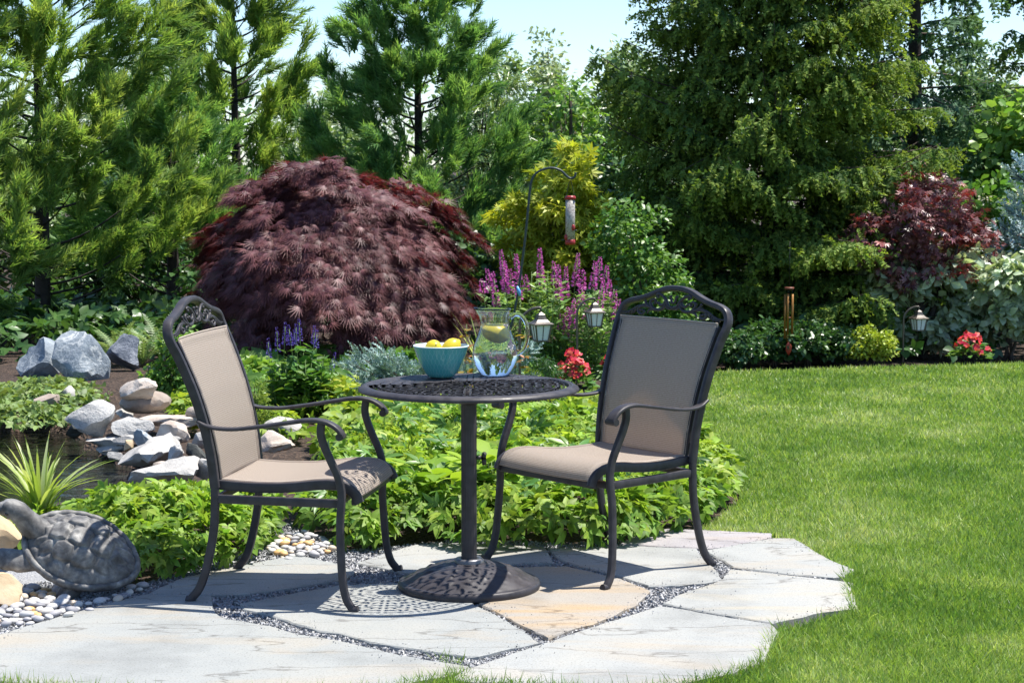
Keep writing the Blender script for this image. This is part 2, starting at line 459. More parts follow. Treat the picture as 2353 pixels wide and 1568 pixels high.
# ---- patio: gravel bed with irregular bluestone flags
FLAGS = [
 ('grey', [(-60,1642),(0,1625),(110,1592),(276,1546),(379,1521),(537,1525),(547,1568),(572,1584),(690,1603),(760,1624),(870,1641),(988,1670),(1107,1693),(1198,1706),(1150,1724),(1060,1742),(1000,1765),(500,1778),(120,1752),(-60,1736)]),
 ('grey', [(383,1518),(454,1485),(525,1466),(671,1438),(762,1422),(860,1444),(905,1462),(885,1480),(750,1502),(632,1517),(537,1522)]),
 ('grey', [(618,1545),(700,1529),(870,1498),(1000,1492),(1120,1492),(1190,1530),(1213,1549),(1262,1572),(1340,1616),(1376,1645),(1304,1659),(1225,1680),(1198,1681),(1067,1662),(949,1643),(870,1620),(821,1615),(690,1572),(628,1559)]),
 ('rust', [(1232,1545),(1225,1485),(1300,1453),(1399,1449),(1450,1449),(1588,1482),(1662,1512),(1628,1546),(1517,1598),(1462,1610),(1405,1634),(1346,1605),(1272,1565)]),
 ('pale', [(913,1441),(1004,1412),(1067,1394),(1178,1390),(1300,1396),(1393,1401),(1403,1420),(1415,1441),(1335,1440),(1290,1445),(1150,1470),(1040,1466),(990,1455)]),
 ('pale', [(1407,1404),(1480,1404),(1600,1398),(1740,1404),(1783,1405),(1798,1430),(1828,1456),(1847,1482),(1800,1491),(1740,1496),(1664,1498),(1590,1474),(1462,1441),(1428,1425)]),
 ('pink', [(1590,1393),(1640,1368),(1710,1354),(1800,1357),(1975,1365),(1973,1373),(1880,1396),(1810,1403),(1740,1400),(1660,1396)]),
 ('pale', [(1813,1409),(1977,1379),(2032,1379),(2083,1410),(2135,1438),(2186,1458),(2170,1469),(2135,1477),(2016,1468),(1953,1460),(1882,1451),(1820,1416)]),
 ('pale_rust', [(1874,1458),(1961,1467),(2119,1484),(2182,1492),(2180,1517),(2194,1556),(2107,1564),(2056,1576),(1977,1594),(1949,1588),(1791,1562),(1740,1552),(1702,1544),(1740,1524),(1819,1498),(1856,1482)]),
 ('pale', [(1165,1733),(1198,1712),(1344,1664),(1502,1612),(1691,1553),(1740,1560),(1791,1570),(1973,1599),(1993,1620),(1977,1643),(1953,1690),(1870,1722),(1740,1746),(1600,1768),(1430,1756),(1300,1744),(1200,1742)]),
]
def flag_mat(name, base, rust=0.0, rcol=(.42, .30, .16)):
    m, ns, ls, out = newmat(name)
    tc = ns.new('ShaderNodeTexCoord')
    n = N(ns, 'ShaderNodeTexNoise', Scale=2.2, Detail=7.0, Roughness=.6); ls.new(tc.outputs['Object'], n.inputs['Vector'])
    r = ramp(ns, [(.3, tuple(c * .72 for c in base)), (.5, base), (.72, (base[0] * 1.13, base[1] * 1.08, base[2] * 1.02))]); ls.new(n.outputs['Fac'], r.inputs[0])
    mp = ns.new('ShaderNodeMapping'); mp.inputs['Scale'].default_value = (1, 3.2, 1); mp.inputs['Rotation'].default_value = (0, 0, .25); ls.new(tc.outputs['Object'], mp.inputs['Vector'])
    n2 = N(ns, 'ShaderNodeTexNoise', Scale=1.6, Detail=4.0, Distortion=.6); ls.new(mp.outputs[0], n2.inputs['Vector'])
    r2 = ramp(ns, [(.56 - rust * .22, (0, 0, 0)), (.72 - rust * .12, (.25 + .65 * rust,) * 3)]); ls.new(n2.outputs['Fac'], r2.inputs[0])
    mx = ns.new('ShaderNodeMix'); mx.data_type = 'RGBA'; ls.new(r2.outputs[0], mx.inputs[0]); ls.new(r.outputs[0], mx.inputs[6]); mx.inputs[7].default_value = (*rcol, 1)
    # thin layer edges of the cleft stone: dark wandering lines
    n3 = N(ns, 'ShaderNodeTexNoise', Scale=.8, Detail=6.0, Roughness=.5); ls.new(mp.outputs[0], n3.inputs['Vector'])
    r3 = ramp(ns, [(.494, (1, 1, 1)), (.5, (.45, .42, .40)), (.506, (1, 1, 1))]); ls.new(n3.outputs['Fac'], r3.inputs[0])
    mk = ns.new('ShaderNodeMix'); mk.data_type = 'RGBA'; mk.blend_type = 'MULTIPLY'; mk.inputs[0].default_value = .8
    ls.new(mx.outputs[2], mk.inputs[6]); ls.new(r3.outputs[0], mk.inputs[7])
    sp = N(ns, 'ShaderNodeTexNoise', Scale=160.0, Detail=2.0); ls.new(tc.outputs['Object'], sp.inputs['Vector'])
    rs = ramp(ns, [(.30, (.62, .60, .58)), (.46, (1, 1, 1))]); ls.new(sp.outputs['Fac'], rs.inputs[0])
    m4 = ns.new('ShaderNodeMix'); m4.data_type = 'RGBA'; m4.blend_type = 'MULTIPLY'; m4.inputs[0].default_value = .8
    ls.new(mk.outputs[2], m4.inputs[6]); ls.new(rs.outputs[0], m4.inputs[7])
    p = N(ns, 'ShaderNodeBsdfPrincipled', Roughness=.72); p.inputs['Specular IOR Level'].default_value = .3
    ls.new(m4.outputs[2], p.inputs['Base Color'])
    st = ns.new('ShaderNodeMath'); st.operation = 'GREATER_THAN'; st.inputs[1].default_value = .5; ls.new(n3.outputs['Fac'], st.inputs[0])
    b0 = N(ns, 'ShaderNodeBump', Strength=.5, Distance=.006); ls.new(st.outputs[0], b0.inputs['Height'])
    n4 = N(ns, 'ShaderNodeTexNoise', Scale=14.0, Detail=8.0, Roughness=.65); ls.new(mp.outputs[0], n4.inputs['Vector'])
    b = N(ns, 'ShaderNodeBump', Strength=.6, Distance=.009); ls.new(n4.outputs['Fac'], b.inputs['Height']); ls.new(b0.outputs[0], b.inputs['Normal']); ls.new(b.outputs[0], p.inputs['Normal'])
    ls.new(p.outputs[0], out.inputs[0])
    return m
FM = {'grey': flag_mat('bluestone_grey', (.285, .295, .285), .08), 'pale': flag_mat('bluestone_pale', (.312, .318, .305), .08),
      'rust': flag_mat('bluestone_rust', (.31, .285, .25), .50, (.40, .26, .11)), 'pink': flag_mat('bluestone_pink', (.325, .305, .31), .1),
      'pale_rust': flag_mat('bluestone_tan', (.32, .325, .31), .35, (.46, .37, .22))}
flag_polys = []
def gravel_mat():
    m, ns, ls, out = newmat('gravel_bed')
    tc = ns.new('ShaderNodeTexCoord')
    v = N(ns, 'ShaderNodeTexVoronoi', Scale=140.0); ls.new(tc.outputs['Object'], v.inputs['Vector'])
    r = ramp(ns, [(0, (.20, .205, .22)), (.5, (.28, .29, .31)), (1, (.38, .38, .38))]); ls.new(v.outputs['Color'], r.inputs[0])
    p = N(ns, 'ShaderNodeBsdfPrincipled', Roughness=.9); ls.new(r.outputs[0], p.inputs['Base Color'])
    b = N(ns, 'ShaderNodeBump', Strength=1.0, Distance=.006); ls.new(v.outputs['Distance'], b.inputs['Height']); ls.new(b.outputs[0], p.inputs['Normal'])
    ls.new(p.outputs[0], out.inputs[0])
    return m
M_GRAVEL = gravel_mat()
patio_poly = gpoly([(-260, 1640), (-60, 1500), (150, 1480), (300, 1500), (430, 1470), (640, 1400), (690, 1340), (760, 1330), (850, 1400), (960, 1400), (1180, 1375), (1420, 1385), (1620, 1380), (1720, 1362), (1960, 1370), (1990, 1384), (2100, 1440), (2120, 1478), (2110, 1540), (1960, 1590), (1930, 1680), (1600, 1745), (1430, 1735), (1200, 1722), (1150, 1716), (1050, 1728), (500, 1765), (-260, 1720)], 0, K)
patio = sheet('patio', patio_poly, -.014, M_GRAVEL)
rng = np.random.default_rng(5)
for ci, (kind_, pts) in enumerate(FLAGS):
    poly = gpoly(pts, 0, K)
    if (poly[:, 0] * np.roll(poly[:, 1], -1) - np.roll(poly[:, 0], -1) * poly[:, 1]).sum() < 0: poly = poly[::-1]
    e1 = nrm(np.roll(poly, -1, 0) - poly); e0 = np.roll(e1, 1, 0); nn = nrm(np.c_[e0[:, 1] + e1[:, 1], -e0[:, 0] - e1[:, 0]])
    poly = poly + nn * .006; flag_polys.append(poly)
    out = []
    for i in range(len(poly)):                       # rough cut edge: wobble between the corners
        a, b = poly[i], poly[(i+1) % len(poly)]; L = np.hypot(*(b - a)); n = max(1, int(L / .035))
        nrm_ = np.array((-(b-a)[1], (b-a)[0])) / (L + 1e-9)
        for k in range(n):
            q = a + (b - a) * k / n
            if k: q = q + nrm_ * rng.normal(0, .0022)
            out.append(q)
    out = np.array(out)
    if (out[:, 0] * np.roll(out[:, 1], -1) - np.roll(out[:, 0], -1) * out[:, 1]).sum() < 0: out = out[::-1]
    c = out.mean(axis=0); n = len(out)
    tilt = rng.normal(0, .0022, 2)
    bev = out + (c - out) / np.linalg.norm(c - out, axis=1)[:, None] * .005
    def zt(P): return np.clip(((P - c) @ tilt), -.0025, .0025)
    V = [(x, y, -.038) for x, y in out] + [(x, y, -.004 + z + rng.normal(0, .0012)) for (x, y), z in zip(out, zt(out))] + [(x, y, z) for (x, y), z in zip(bev, zt(bev))]
    F = [(i, (i+1) % n, n+(i+1) % n, n+i) for i in range(n)] + [(n+i, n+(i+1) % n, 2*n+(i+1) % n, 2*n+i) for i in range(n)]
    tr = tessellate_polygon([[Vector((x, y, 0)) for x, y in bev]])
    for t in tr:
        A, B, C_ = (bev[i] for i in t)
        if (B[0]-A[0])*(C_[1]-A[1]) - (B[1]-A[1])*(C_[0]-A[0]) < 0: t = (t[0], t[2], t[1])
        F.append(tuple(2*n + i for i in t))
    mesh('flagstone', V, F, FM[kind_], patio, smooth=False)

def in_flags(P, grow=0.0):
    r = np.zeros(len(P), bool)
    for q in flag_polys:
        i = inside(P, q)
        if grow: i = i & (edgedist(P, q) > grow)
        r |= i
    return r
# gravel chips lying in the joints
def build_gravel():
    rng = np.random.default_rng(11)
    lo, hi = patio_poly.min(0), patio_poly.max(0)
    P = rng.uniform(lo, hi, (150000, 2))
    P = P[inside(P, patio_poly) & ~in_flags(P)]
    P = P[np.abs(P[:, 0]) < .285 * P[:, 1] + .1][:15000]
    n = len(P)
    tv = np.array([(0, 0, 1.), (.94, 0, -.33), (-.47, .82, -.33), (-.47, -.82, -.33)])
    tpl = (tv, np.array([(0, 1, 2), (0, 2, 3), (0, 3, 1)]), np.zeros(4))
    R = frames(rdir(rng, n), rdir(rng, n))
    s = rng.uniform(.004, .008, (n, 1)) * rng.uniform(.6, 1.3, (n, 3))
    pos = np.c_[P, -.012 + rng.uniform(0, .006, n)]
    m = leafmat('gravel_chip', [(.22, .225, .24), (.30, .31, .33), (.34, .34, .35), (.44, .44, .43)], trans=0, rough=.85, spec=.3, jit=.3)
    # grit kicked out onto the edges of the flags
    Q = rng.uniform(lo, hi, (60000, 2)); ed = np.min([edgedist(Q, f) for f in flag_polys], axis=0)
    Q = Q[in_flags(Q) & (ed < rng.exponential(.022, len(Q)))][:1500]; q = len(Q)
    g1 = place(tpl, pos, R, s, rng.uniform(0, 1, n))
    g2 = place(tpl, np.c_[Q, np.full(q, .0015)], frames(rdir(rng, q), rdir(rng, q)), rng.uniform(.0012, .0036, (q, 1)) * rng.uniform(.6, 1.3, (q, 3)), rng.uniform(0, 1, q))
    kind(foliage('gravel', join([g1, g2]), m, patio), 'stuff')
build_gravel()

# ---- rocks
M_GREY = rockmat('rock_grey', [(.30, .295, .28), (.46, .45, .43), (.58, .57, .54)], 6, 1.0)
M_BLUE = rockmat('boulder_blue', [(.17, .20, .235), (.27, .31, .345), (.42, .45, .47)], 4, .9, (.52, .54, .54))
M_DARKB = rockmat('boulder_dark', [(.10, .12, .15), (.19, .21, .25), (.42, .44, .48)], 7, .9)
M_WHITE = rockmat('rock_white', [(.26, .25, .23), (.44, .42, .39), (.56, .54, .50)], 5, .5)
M_PINK = rockmat('rock_pink', [(.34, .28, .23), (.48, .41, .35), (.60, .55, .49)], 5, .5)
M_TAN = rockmat('rock_sandstone', [(.33, .23, .13), (.47, .36, .23), (.54, .46, .34)], 3, .35)
M_BROWN = rockmat('rock_brown', [(.20, .15, .12), (.30, .25, .21), (.38, .33, .28)], 6, .4)
M_WET = rockmat('rock_wet', [(.03, .035, .035), (.07, .075, .07), (.14, .14, .13)], 5, .5)
def rock_mesh(seed, sx, sy, sz, rough=.28, cuts=7, sub=3, round_=False):
    rng = np.random.default_rng(seed)
    bm = bmesh.new(); bmesh.ops.create_icosphere(bm, subdivisions=sub, radius=1.0)
    V = np.array([v.co[:] for v in bm.verts])
    F = [tuple(v.index for v in f.verts) for f in bm.faces]; bm.free()
    if not round_:
        for _ in range(cuts):                       # planes knock flat faces off the stone
            d = rdir(rng, 1)[0]; k = rng.uniform(.38, .74); h = V @ d
            V = V - np.outer(np.clip(h - k, 0, None), d) * .97
    nz = (vnoise(V + seed, .55, seed) - .5) * rough + (vnoise(V + seed, .2, seed + 1) - .5) * rough * .6
    V = V * (1 + nz[:, None])
    V = V - (V.max(0) + V.min(0)) / 2
    V = V / ((V.max(0) - V.min(0)) / 2)
    return V * np.array((sx, sy, sz)), F
def rock(px0, px1, py0, py1, mat, label, seed, cat='rock', group='rocks along the pond edge', name='rock', lift=0.0, depth=None, rough=.28, roll=0.0, thick=.85, round_=False, cuts=7, sub=3):
    """stone that spans px0..px1 and py0..py1 in the photo; lift = height of the stones it lies on"""
    px = (px0 + px1) / 2
    b = gp(px, py1, lift)
    if depth: b = at(px, py1, depth)
    sc = b.y / FPX * 1.003
    w, h = (px1 - px0) * sc / 2, (py1 - py0) * sc / 2
    dy = w * thick
    h = max(h, .02)
    V, F = rock_mesh(seed, w, dy, h * 1.08, rough, cuts, sub, round_)
    c, s = math.cos(roll), math.sin(roll)
    V = np.c_[V[:, 0] * c - V[:, 2] * s, V[:, 1], V[:, 0] * s + V[:, 2] * c]
    o = mesh(name, V, F, mat)
    autosmooth(o, 24)
    o.location = (b.x, b.y + dy * .55, b.z + h * .93)
    return tag(o, label, cat, group)
rock(28, 148, 776, 885, M_BLUE, 'big blue-grey boulder at the far left, its left half of the pair', 21, 'boulder', 'boulders behind the pond', 'boulder', depth=13.3, rough=.35)
rock(112, 250, 764, 893, M_BLUE, 'tallest blue-grey boulder with white veins, beside a smaller dark boulder', 22, 'boulder', 'boulders behind the pond', 'boulder', depth=13.0, rough=.35)
rock(240, 322, 768, 848, M_DARKB, 'dark dappled boulder to the right of the large blue-grey boulders', 23, 'boulder', 'boulders behind the pond', 'boulder', depth=13.6, rough=.4)
RK = [
 (132,178,886,932,M_WHITE,'rounded white stone among the creeping plants of the bank',0,0,0),
 (66,131,908,948,M_BROWN,'brown stone half buried in the creeping plants of the bank',0,0,0),
 (266,362,872,922,M_PINK,'tan slab pointing up, lying on the smooth oval stone',.16,.28,0),
 (268,388,900,950,M_BROWN,'smooth oval taupe stone at the top of the rock pile',.08,.05,1),
 (150,264,920,1002,M_GREY,'large pale grey pointed rock at the water\'s edge',0,0,0),
 (148,200,974,1008,M_WET,'small dark wet rock in front of the pale pointed rock',-.08,0,0),
 (262,306,938,966,M_WHITE,'small white stone below the smooth oval stone',.02,0,0),
 (304,472,952,980,M_PINK,'long flat pinkish ledge stone behind the pile',.02,0,0),
 (250,355,958,1006,M_GREY,'blocky grey rock in the middle of the pile, beside the pointed rock',0,0,0),
 (190,292,1000,1034,M_GREY,'flat dark-edged slab jutting over the water',-.06,-.12,0),
 (304,359,984,1032,M_BLUE,'blue-grey wedge rock in the middle of the pile',0,.2,0),
 (354,437,968,1018,M_PINK,'rounded pinkish rock behind the slanted white rock',.02,0,0),
 (284,306,1010,1036,M_TAN,'small tan stone between the slab and the wedge rock',-.02,0,0),
 (218,284,1016,1044,M_WHITE,'low white stone lapped by the pond water',-.08,0,0),
 (264,410,1012,1072,M_WHITE,'long white rock slanting down into the water',-.04,.32,0),
 (384,420,1020,1070,M_GREY,'upright grey stone behind the slanted white rock',0,0,0),
 (436,478,990,1030,M_WHITE,'pale round stone just left of the left chair back post',0,0,0),
 (424,472,1016,1062,M_WET,'black wet rock beside the left chair back post',-.03,0,0),
 (424,464,934,962,M_BROWN,'small brown cobble at the upper end of the pile by the chair back',.06,0,1),
 (280,458,1056,1118,M_WHITE,'broad white rock with grey streaks, nearest to the leafy ground cover',-.02,.08,0),
 (442,490,1052,1100,M_WHITE,'white stone half hidden by the left chair rear leg',0,0,0),
 (580,676,990,1038,M_PINK,'pinkish rock seen through the left chair under its arm',0,0,0),
 (600,692,962,998,M_WHITE,'white rock behind the left chair, above the pinkish one',0,0,0),
 (520,590,1000,1040,M_GREY,'grey rock behind the left chair back sling',0,0,0),
]
for i, (a, b, c, d, m, lab, lift, roll, rd) in enumerate(RK):
    rock(a, b, c, d, m, lab, 40 + i, lift=lift, roll=roll, round_=bool(rd), rough=.12 if rd else .34, cuts=13)
for i, (a, b, c, d, m, lift) in enumerate(((318, 372, 1036, 1062, M_WHITE, 0), (404, 446, 1072, 1104, M_GREY, 0), (352, 392, 1058, 1082, M_PINK, 0), (246, 290, 1036, 1062, M_GREY, -.06), (306, 350, 1024, 1048, M_PINK, -.01), (372, 420, 1000, 1022, M_WHITE, .02), (452, 486, 968, 992, M_GREY, .03), (258, 310, 998, 1020, M_WHITE, -.02), (470, 520, 1036, 1066, M_WHITE, 0), (500, 548, 1062, 1092, M_PINK, 0), (556, 604, 1034, 1060, M_GREY, 0))):
    rock(a, b, c, d, m, ('small white stone just above the slanted white rock', 'small grey stone between the broad white rock and the chair rear leg', 'small pinkish stone tucked behind the broad white rock', 'small grey stone half in the water below the jutting slab', 'small pinkish stone under the blue-grey wedge rock', 'small white stone in front of the rounded pinkish rock', 'small grey stone at the top of the pile touching the chair back post', 'small white stone behind the jutting slab', 'small white stone just right of the left chair back post, low down', 'small pinkish stone below the left chair sling, by the ground cover', 'small grey stone under the pinkish rock seen beneath the chair arm')[i], 140 + i, group='small stones wedged in the rock pile', lift=lift, rough=.34, cuts=13, sub=2)
# sandstone blocks under the turtle
rock(-70, 46, 1182, 1262, M_TAN, 'tan sandstone block behind the turtle head at the left edge', 81, group='sandstone blocks by the turtle', depth=7.1, rough=.2)
rock(-90, 47, 1318, 1392, M_TAN, 'tan sandstone slab in front of the turtle at the left edge', 82, group='sandstone blocks by the turtle', depth=6.5, rough=.15)
rock(-160, 30, 1256, 1330, M_TAN, 'sandstone block that the turtle leans on', 83, group='sandstone blocks by the turtle', depth=6.78, rough=.2)

# ---- pebbles
def build_pebbles():
    rng = np.random.default_rng(8)
    bed = sheet('pebble_bed', gpoly([(-200, 1580), (-140, 1262), (60, 1268), (150, 1300), (270, 1345), (330, 1335), (350, 1350), (250, 1390), (130, 1430), (0, 1465)], 0), -.0105, M_GRAVEL)
    bed2 = sheet('pebble_bed', gpoly([(608, 1268), (640, 1230), (690, 1215), (745, 1225), (790, 1262), (740, 1282), (650, 1290)], 0), -.0105, M_GRAVEL)
    cols = [((.47, .46, .45), .2), ((.36, .35, .36), .2), ((.50, .42, .33), .1), ((.58, .36, .15), .1), ((.22, .22, .24), .1), ((.52, .50, .46), .1)]
    mats = [plain('pebble_%s' % n, c, .6, noise=.15, nscale=30) for (c, _), n in zip(cols, ('white', 'grey', 'tan', 'orange', 'slate', 'cream'))]
    meshes = []
    for k in range(18):
        V, F = rock_mesh(300 + k, rng.uniform(.8, 1.25), rng.uniform(.65, .9), rng.uniform(.4, .6), .12, sub=2, round_=True)
        me = bpy.data.meshes.new('pebble'); me.from_pydata([tuple(v) for v in V], [], F); me.update()
        me.polygons.foreach_set('use_smooth', [True] * len(me.polygons)); me.materials.append(mats[[0, 0, 0, 0, 1, 1, 1, 2, 2, 3, 4, 4, 5, 5, 0, 1, 5, 3][k]]); meshes.append(me)
    def fill(parent, poly, n, s0, s1):
        lo, hi = poly.min(0), poly.max(0); got = []
        tries = 0
        while len(got) < n and tries < 30000:
            tries += 1
            p = rng.uniform(lo, hi)
            if not inside(p[None], poly)[0]: continue
            s = rng.uniform(s0, s1) * (1.35 if rng.random() < .15 else 1)
            if any((p[0]-q[0])**2 + (p[1]-q[1])**2 < ((s + r) * .82) ** 2 for q, r, _ in got): continue
            got.append((p, s, 0))
        for p, s, _ in got:
            o = bpy.data.objects.new('pebble', meshes[rng.integers(18)]); COL.objects.link(o); o.parent = parent
            o.location = (p[0], p[1], -.010 + s * .34 + rng.uniform(0, .012)); o.scale = (s, s, s)
            o.rotation_euler = (rng.normal(0, .15), rng.normal(0, .15), rng.uniform(0, 6.3))
    fill(bed, gpoly([(-40, 1440), (-40, 1350), (50, 1350), (140, 1350), (170, 1390), (95, 1428), (10, 1432)]), 130, .015, .030)
    fill(bed, gpoly([(120, 1372), (230, 1378), (330, 1338), (350, 1345), (250, 1386), (150, 1420)]), 22, .013, .026)
    fill(bed2, gpoly([(615, 1262), (645, 1232), (690, 1220), (738, 1232), (770, 1262), (730, 1276), (650, 1284)]), 75, .012, .024)
build_pebbles()

# ---- grass
def build_grass():
    rng = np.random.default_rng(3)
    P = []
    for d0, d1, dens in ((4.9, 6.5, 22000), (6.5, 8, 16000), (8, 9.5, 12500), (9.5, 11.5, 9000), (11.5, 15.2, 5600)):
        w = .33 * d1
        n = int((d1 - d0) * 2 * w * dens)
        Q = np.c_[rng.uniform(-w, w, n), rng.uniform(d0, d1, n)]
        Q = Q[(np.abs(Q[:, 0]) < .305 * Q[:, 1]) & ((Q[:, 0] > -.30 * Q[:, 1]))]
        n2 = int((d1 - d0) * .17 * d1 * dens * .45); E2 = np.c_[rng.uniform(0, 1, n2), rng.uniform(d0, d1, n2)]; E2[:, 0] = (.305 + .165 * E2[:, 0] ** 1.4) * E2[:, 1]; Q = np.concatenate([Q, E2])
        P.append(Q)
    P = np.concatenate(P)
    P = P[inside(P, lawn)]
    P = P[~in_flags(P, .02) & ~(inside(P, patio_poly) & (edgedist(P, patio_poly) > .05))]
    ext = rng.uniform(0, 1, (9000, 2)) * np.array((1.2, 1.6)) + np.array((-.35, 5.35))      # tufts in the front joint
    jt = gpoly([(985, 1502), (1010, 1496), (1060, 1506), (1075, 1515), (1040, 1520), (1000, 1512)])
    J = ext[inside(ext, jt)]
    P = np.concatenate([P, J[:260]])
    n = len(P); d = P[:, 1]
    h = rng.uniform(.022, .046, n) * (.85 + .3 * vnoise(P, .5, 4)); w = .0021 * (d / 6) ** 1.15 * rng.uniform(.7, 1.3, n) * np.where(P[:, 0] > .305 * d, 1.8, 1)
    tall = rng.random(n) < .012; h[tall] *= 1.5
    fl = np.min([edgedist(P, f) for f in flag_polys], axis=0) < .05; h[fl] *= rng.uniform(1.0, 1.7, fl.sum())
    a = rng.uniform(0, 2 * np.pi, n); n_ = n; lean = rng.uniform(.25, 1.5, n)
    dirs = nrm(np.c_[np.cos(a) * lean, np.sin(a) * lean, np.ones(n)])
    tv = np.array([(-1, 0, 0), (1, 0, 0), (.55, .55, .05), (-.55, .55, .05), (0, 1, .22)])
    tpl = (tv, np.array([(0, 1, 2), (0, 2, 3), (3, 2, 4)]), np.array([0, 0, .5, .5, 1]))
    far = d > 7.0
    tpl2 = (np.array([(-1, 0, 0), (1, 0, 0), (0, 1, .1)]), np.array([(0, 1, 2)]), np.array([0, 0, 1.]))
    v = np.clip((vnoise(P, 1.1, 7) - .5) * .38 + (vnoise(P, .30, 8) - .5) * .55 + (vnoise(P, .09, 9) - .5) * .4 + rng.normal(.48, .17, n), 0, 1)
    out = []
    for msk, T in ((~far, tpl), (far, tpl2)):
        k = msk.sum()
        R = frames(dirs[msk], rdir(rng, k) + np.array((0, -.5, .3)))
        out.append(place(T, np.c_[P[msk], np.full(k, -.022)], R, np.c_[w[msk], h[msk], h[msk]], v[msk]))
    m = leafmat('grass_blade', [(.082, .160, .030), (.140, .225, .042), (.215, .295, .075), (.36, .39, .21)], trans=.42, rough=.45, spec=.45, jit=.3)
    g = kind(foliage('grass', join(out), m), 'stuff')
    tag(g, 'short mown green lawn grass around the stone patio', 'grass')
build_grass()
# ================================================================ TABLE, CHAIRS AND WHAT STANDS ON THEM
def metal_mat():
    m, ns, ls, out = newmat('cast_aluminium_dark')
    tc = ns.new('ShaderNodeTexCoord')
    n = N(ns, 'ShaderNodeTexNoise', Scale=30.0, Detail=5.0); ls.new(tc.outputs['Object'], n.inputs['Vector'])
    r = ramp(ns, [(.35, (.032, .029, .032)), (.65, (.050, .046, .051))]); ls.new(n.outputs['Fac'], r.inputs[0])
    p = N(ns, 'ShaderNodeBsdfPrincipled', Roughness=.46); p.inputs['Specular IOR Level'].default_value = .28
    ls.new(r.outputs[0], p.inputs['Base Color'])
    n2 = N(ns, 'ShaderNodeTexNoise', Scale=420.0, Detail=2.0); ls.new(tc.outputs['Object'], n2.inputs['Vector'])
    b = N(ns, 'ShaderNodeBump', Strength=.25, Distance=.001); ls.new(n2.outputs['Fac'], b.inputs['Height']); ls.new(b.outputs[0], p.inputs['Normal'])
    rr = ramp(ns, [(.3, (.36,) * 3), (.7, (.56,) * 3)]); ls.new(n.outputs['Fac'], rr.inputs[0]); ls.new(rr.outputs[0], p.inputs['Roughness'])
    ls.new(p.outputs[0], out.inputs[0])
    return m
M_METAL = metal_mat()
M_STEEL = plain('bare_steel', (.55, .55, .56), .35, 1.0)
M_BLACK = plain('black_plastic', (.012, .012, .012), .5)
def sling_mat():
    m, ns, ls, out = newmat('sling_fabric')
    uv = ns.new('ShaderNodeUVMap')
    def wave(sx, sy, direc):
        mp = ns.new('ShaderNodeMapping'); mp.inputs['Scale'].default_value = (sx, sy, 1); ls.new(uv.outputs[0], mp.inputs['Vector'])
        w = N(ns, 'ShaderNodeTexWave', Scale=1.0, Distortion=.0); w.bands_direction = direc; ls.new(mp.outputs[0], w.inputs['Vector']); return w
    # rows of the weave (uv in metres): thick pale weft over thin dark warp
    w1 = wave(1, 46, 'Y'); w2 = wave(75, 1, 'X')
    mp = ns.new('ShaderNodeMapping'); mp.inputs['Scale'].default_value = (90, 420, 1); ls.new(uv.outputs[0], mp.inputs['Vector'])
    nz = N(ns, 'ShaderNodeTexNoise', Scale=1.0, Detail=2.0); ls.new(mp.outputs[0], nz.inputs['Vector'])
    ml = N(ns, 'ShaderNodeMath', operation='MULTIPLY_ADD'); ls.new(w1.outputs['Fac'], ml.inputs[0]); ml.inputs[1].default_value = .28
    m2 = N(ns, 'ShaderNodeMath', operation='MULTIPLY_ADD'); ls.new(w2.outputs['Fac'], m2.inputs[0]); m2.inputs[1].default_value = .2
    m3 = N(ns, 'ShaderNodeMath', operation='MULTIPLY'); ls.new(nz.outputs['Fac'], m3.inputs[0]); m3.inputs[1].default_value = .62
    ls.new(m3.outputs[0], m2.inputs[2]); ls.new(m2.outputs[0], ml.inputs[2])
    r = ramp(ns, [(.25, (.20, .155, .125)), (.5, (.46, .395, .335)), (.75, (.70, .64, .57))]); ls.new(ml.outputs[0], r.inputs[0])
    p = N(ns, 'ShaderNodeBsdfPrincipled', Roughness=.7); p.inputs['Specular IOR Level'].default_value = .3
    ls.new(r.outputs[0], p.inputs['Base Color'])
    b = N(ns, 'ShaderNodeBump', Strength=.5, Distance=.0012); ls.new(ml.outputs[0], b.inputs['Height']); ls.new(b.outputs[0], p.inputs['Normal'])
    tl = ns.new('ShaderNodeBsdfTranslucent'); tl.inputs['Color'].default_value = (.52, .38, .28, 1)
    ms = N(ns, 'ShaderNodeMixShader'); ms.inputs[0].default_value = .5; ls.new(p.outputs[0], ms.inputs[1]); ls.new(tl.outputs[0], ms.inputs[2])
    tp = ns.new('ShaderNodeBsdfTransparent')
    m5 = N(ns, 'ShaderNodeMixShader'); m5.inputs[0].default_value = .05; ls.new(ms.outputs[0], m5.inputs[1]); ls.new(tp.outputs[0], m5.inputs[2])
    ls.new(m5.outputs[0], out.inputs[0])
    return m
M_SLING = sling_mat()
M_STITCH = plain('sling_seam', (.50, .42, .35), .7)

